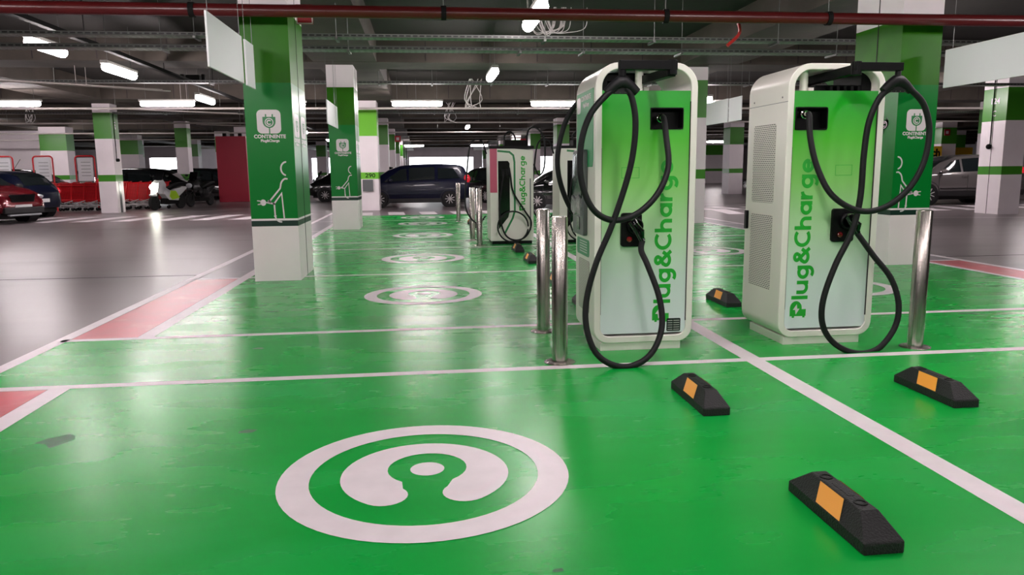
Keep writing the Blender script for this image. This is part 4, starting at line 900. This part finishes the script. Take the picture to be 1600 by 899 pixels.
for x, y, rz, lb, p in ((-17.2, 35.2, .1, 'black car behind the left group of carts', 'bcar'), (-12.4, 36.9, .0, 'black car behind the white scooter', 'bcar'), (-19.5, 44.5, 0, 'grey car roof far beyond the black cars', 'silver'), (-10.1, 43.6, -.1, 'black car behind the small pillar, left of the red panel', 'bcar'), (-11.0, 41.0, .2, 'black car parked beyond the red panel pillar', 'bcar'),
                        (-3.2, 36.6, pi, 'dark car roof just behind the navy car', 'bcar'), (7.6, 34.5, pi, 'black car far behind the gap between the chargers', 'bcar')):
    car('car', lb, (x, y, 0), rz, MPV, M[p], .31, wins=((.25, 1.12, .06, .86, 0, -.62), (-.8, .17, .06, .9, .0, .0), (-1.75, -.92, .10, .84, .25, 0)), shield=(.55, 1.35), rear=(-2.06, -1.72), tail=(-2.02, 1.05, .17), head=(1.93, .68, .1))

# ================================================================== SCOOTERS
def scooter(label, loc, rz, paint, accent, lit=False):
    t = thing('scooter', label, 'scooter', loc, rz)
    for x in (.78, -.72):
        wl = MB().lathe([(.15, -.05), (.25, -.06), (.27, -.035), (.27, .035), (.25, .06), (.15, .05)], (x, 0, .27), 'y', 24).build('wheel', M['tyre'], t, smooth=True)
        mb = MB().lathe([(.15, -.03), (.15, .03)], (x, 0, .27), 'y', 20); mb.build('rim', M['dark'], wl)
    f = lambda u, w, a: (u, a, w)
    mb = MB(); mb.prism([(.55, .62), (.72, .66), (.62, 1.0), (.42, 1.12), (.28, .95), (.35, .6), (.1, .36), (-.45, .32), (-.5, .5), (-.1, .52), (.2, .72), (.3, .8)], f, -.15, .15)
    mb.prism([(-.95, .86), (-.3, .78), (-.1, .55), (-.4, .42), (-.75, .62), (-1.0, .78)], f, -.14, .14)
    mb.prism([(.62, .5), (.95, .52), (1.0, .58), (.7, .66)], f, -.07, .07)
    mb.build('fairing', paint, t, bevel=.03, seg=2)
    MB().prism([(-.5, .42), (-.05, .36), (.1, .5), (.0, .72), (-.3, .7)], f, -.165, .165).build('side_cover', accent, t, bevel=.02)
    MB().prism([(-.98, .93), (-.5, .86), (.02, .72), (.08, .8), (-.3, .92), (-.6, 1.0), (-.95, 1.02)], f, -.15, .15).build('seat', M['black'], t, bevel=.03)
    MB().prism([(-.5, .2), (.3, .2), (.3, .42), (-.5, .45)], f, -.13, .13).build('battery_case', M['dark'], t, bevel=.02)
    MB().prism([(.45, 1.12), (.5, 1.12), (.36, 1.42), (.31, 1.42)], f, -.17, .17).build('windscreen', M['blackg'], t)
    MB().tube([(.78, .09, .27), (.52, .09, .95)], .025, 8).tube([(.78, -.09, .27), (.52, -.09, .95)], .025, 8).build('fork', M['dark'], t)
    MB().tube([(.28, -.36, 1.14), (.38, -.15, 1.12), (.4, 0, 1.1), (.38, .15, 1.12), (.28, .36, 1.14)], .017, 8).build('handlebar', M['black'], t)
    for s in (-1, 1): MB().ball((.38, s * .33, 1.28), 1, (.03, .08, .05)).build('mirror', M['black'], t, smooth=True)
    MB().ball((.80, 0, .86), 1, (.08, .14, .11)).build('headlight', M['hl'] if lit else M['headl'], t, smooth=True)
    return t
scooter('white and lime electric scooter with its headlight on, beside the carts', (-9.75, 30.5, 0), R(250), M['scw'], M['lime'], True)
t = scooter('dark scooter parked just behind the white scooter', (-9.3, 33.2, 0), R(255), M['bcar'], M['bcar'])
scooter('dark motorcycle parked between the big pillar and the second pillar', (-5.6, 46, 0), R(200), M['bcar'], M['wine'])
scooter('dark red motorcycle at the left of the second pillar', (-4.2, 52, 0), R(240), M['wine'], M['bcar'])
scooter('distant red scooter between the two chargers', (25.5, 61.5, 0), R(240), M['redpaint'], M['bcar'])

# ================================================================== SHOPPING CARTS
M['cartmetal'] = mat('cart_wire', srgb(190, 186, 190), .35)
def cart(label, loc, rz):
    t = thing('shopping_cart', label, 'shopping cart', loc, rz, 'red shopping carts nested in rows')
    a = [(-.45, .26, 1.03), (.42, .22, .99), (.42, -.22, .99), (-.45, -.26, 1.03)]; b = [(-.34, .2, .32), (.34, .16, .40), (.34, -.16, .40), (-.34, -.2, .32)]
    MB().add(a + b, [(0, 1, 5, 4), (1, 2, 6, 5), (2, 3, 7, 6), (3, 0, 4, 7), (4, 5, 6, 7)]).build('basket', M['basket'], t)
    mb = MB()
    P = [V(p) for p in a]; Q = [V(p) for p in b]
    for i in range(4): mb.tube([P[i], P[(i + 1) % 4]], .018, 6); mb.tube([P[i], Q[i]], .022, 6); mb.tube([Q[i], Q[(i + 1) % 4]], .016, 6)
    mb.tube([(-.52, .25, 1.06), (-.52, -.25, 1.06)], .022, 8); mb.tube([(-.45, .26, 1.03), (-.52, .25, 1.06)], .015, 6); mb.tube([(-.45, -.26, 1.03), (-.52, -.25, 1.06)], .015, 6)
    mb.build('basket_rim', M['cartred'], t)
    mb = MB()
    for s in (-1, 1): mb.tube(spline([(-.42, s * .23, .38), (-.1, s * .22, .27), (-.38, s * .24, .18), (.1, s * .2, .2), (.42, s * .17, .10)], 5), .020, 6); mb.tube([(-.34, s * .2, .33), (-.15, s * .22, .25), (.33, s * .16, .41)], .012, 6)
    mb.tube([(-.38, .24, .2), (-.38, -.24, .2)], .012, 6); mb.build('frame', M['cartmetal'], t)
    for x in (-.4, .4):
        for s in (-1, 1):
            w = MB().lathe([(.06, -.014), (.062, 0), (.06, .014)], (x, s * (.24 if x < 0 else .17), .062), 'y', 12).build('castor', M['dark'], t, smooth=True)
            MB().tube([(x, s * (.24 if x < 0 else .17), .07), (x - .02, s * (.24 if x < 0 else .17), .2)], .016, 5).build('fork', M['cartmetal'], w)
    return t
first = None; k = 0
names = ['first', 'second', 'third', 'fourth', 'fifth', 'sixth', 'seventh']
for grp, x0, y0, n, dx, dy in (('left of the banded pillar', -14.35, 30.35, 7, .44, .0), ('right of the banded pillar', -11.75, 30.9, 5, .34, .08)):
    for i in range(n):
        lb = 'red shopping cart in the row %s, %s from the left' % (grp, names[i]); loc = (x0 + i * dx, y0 + i * dy, 0)
        if first is None: first = cart(lb, loc, pi)
        else: dup(first, loc, pi if dy == 0 else pi + .25, lb)
t = thing('cart_corral', 'red rail fencing in the shopping carts', 'rail', (-13.2, 30.0, 0))
for x in (-1.9, -.35, 1.6): MB().tube([(x, 0, 0), (x, 0, 1.06)], .03, 8).build('post', M['cartred'], t)
MB().tube([(-2.0, 0, .42), (1.7, 0, .42)], .018, 6).tube([(-2.0, 0, .95), (1.7, 0, .95)], .018, 6).build('rail', M['cartred'], t)
for x, lb in ((-16.1, 'red hoop frame with info board above the dark blue car, leftmost'), (-14.65, 'red hoop frame with info board, middle of three'), (-13.1, 'red hoop frame with info board nearest the banded pillar')):
    t = thing('hoop_stand', lb, 'sign stand', (x, 31.6, 0))
    MB().tube([(-.36, 0, 0), (-.36, 0, 1.95)] + [(p[0], 0, p[1]) for p in arc(-.24, 1.95, .12, 180, 90, 5)] + [(p[0], 0, p[1]) for p in arc(.24, 1.95, .12, 90, 0, 5)] + [(.36, 0, 1.95), (.36, 0, 0)], .03, 8).build('hoop', M['cartred'], t, smooth=True)
    bd = MB().box(-.28, .28, -.02, .02, 1.1, 2.0).build('info_board', M['panel'], t)
    mb = MB()
    for k in range(5): mb.box(-.15, .2, -.024, -.021, 1.3 + k * .13, 1.315 + k * .13)
    mb.build('print_lines', M['greyp'], bd)

# ================================================================== WORLD, COLOUR MANAGEMENT
w = bpy.data.worlds.new('world'); scene.world = w; w.use_nodes = True
w.node_tree.nodes['Background'].inputs[0].default_value = (.9, .95, 1, 1); w.node_tree.nodes['Background'].inputs[1].default_value = .6
vs_ = scene.view_settings; vs_.view_transform = 'Standard'; vs_.look = 'None'; vs_.gamma = 1; vs_.use_curve_mapping = False; vs_.exposure = 1.3
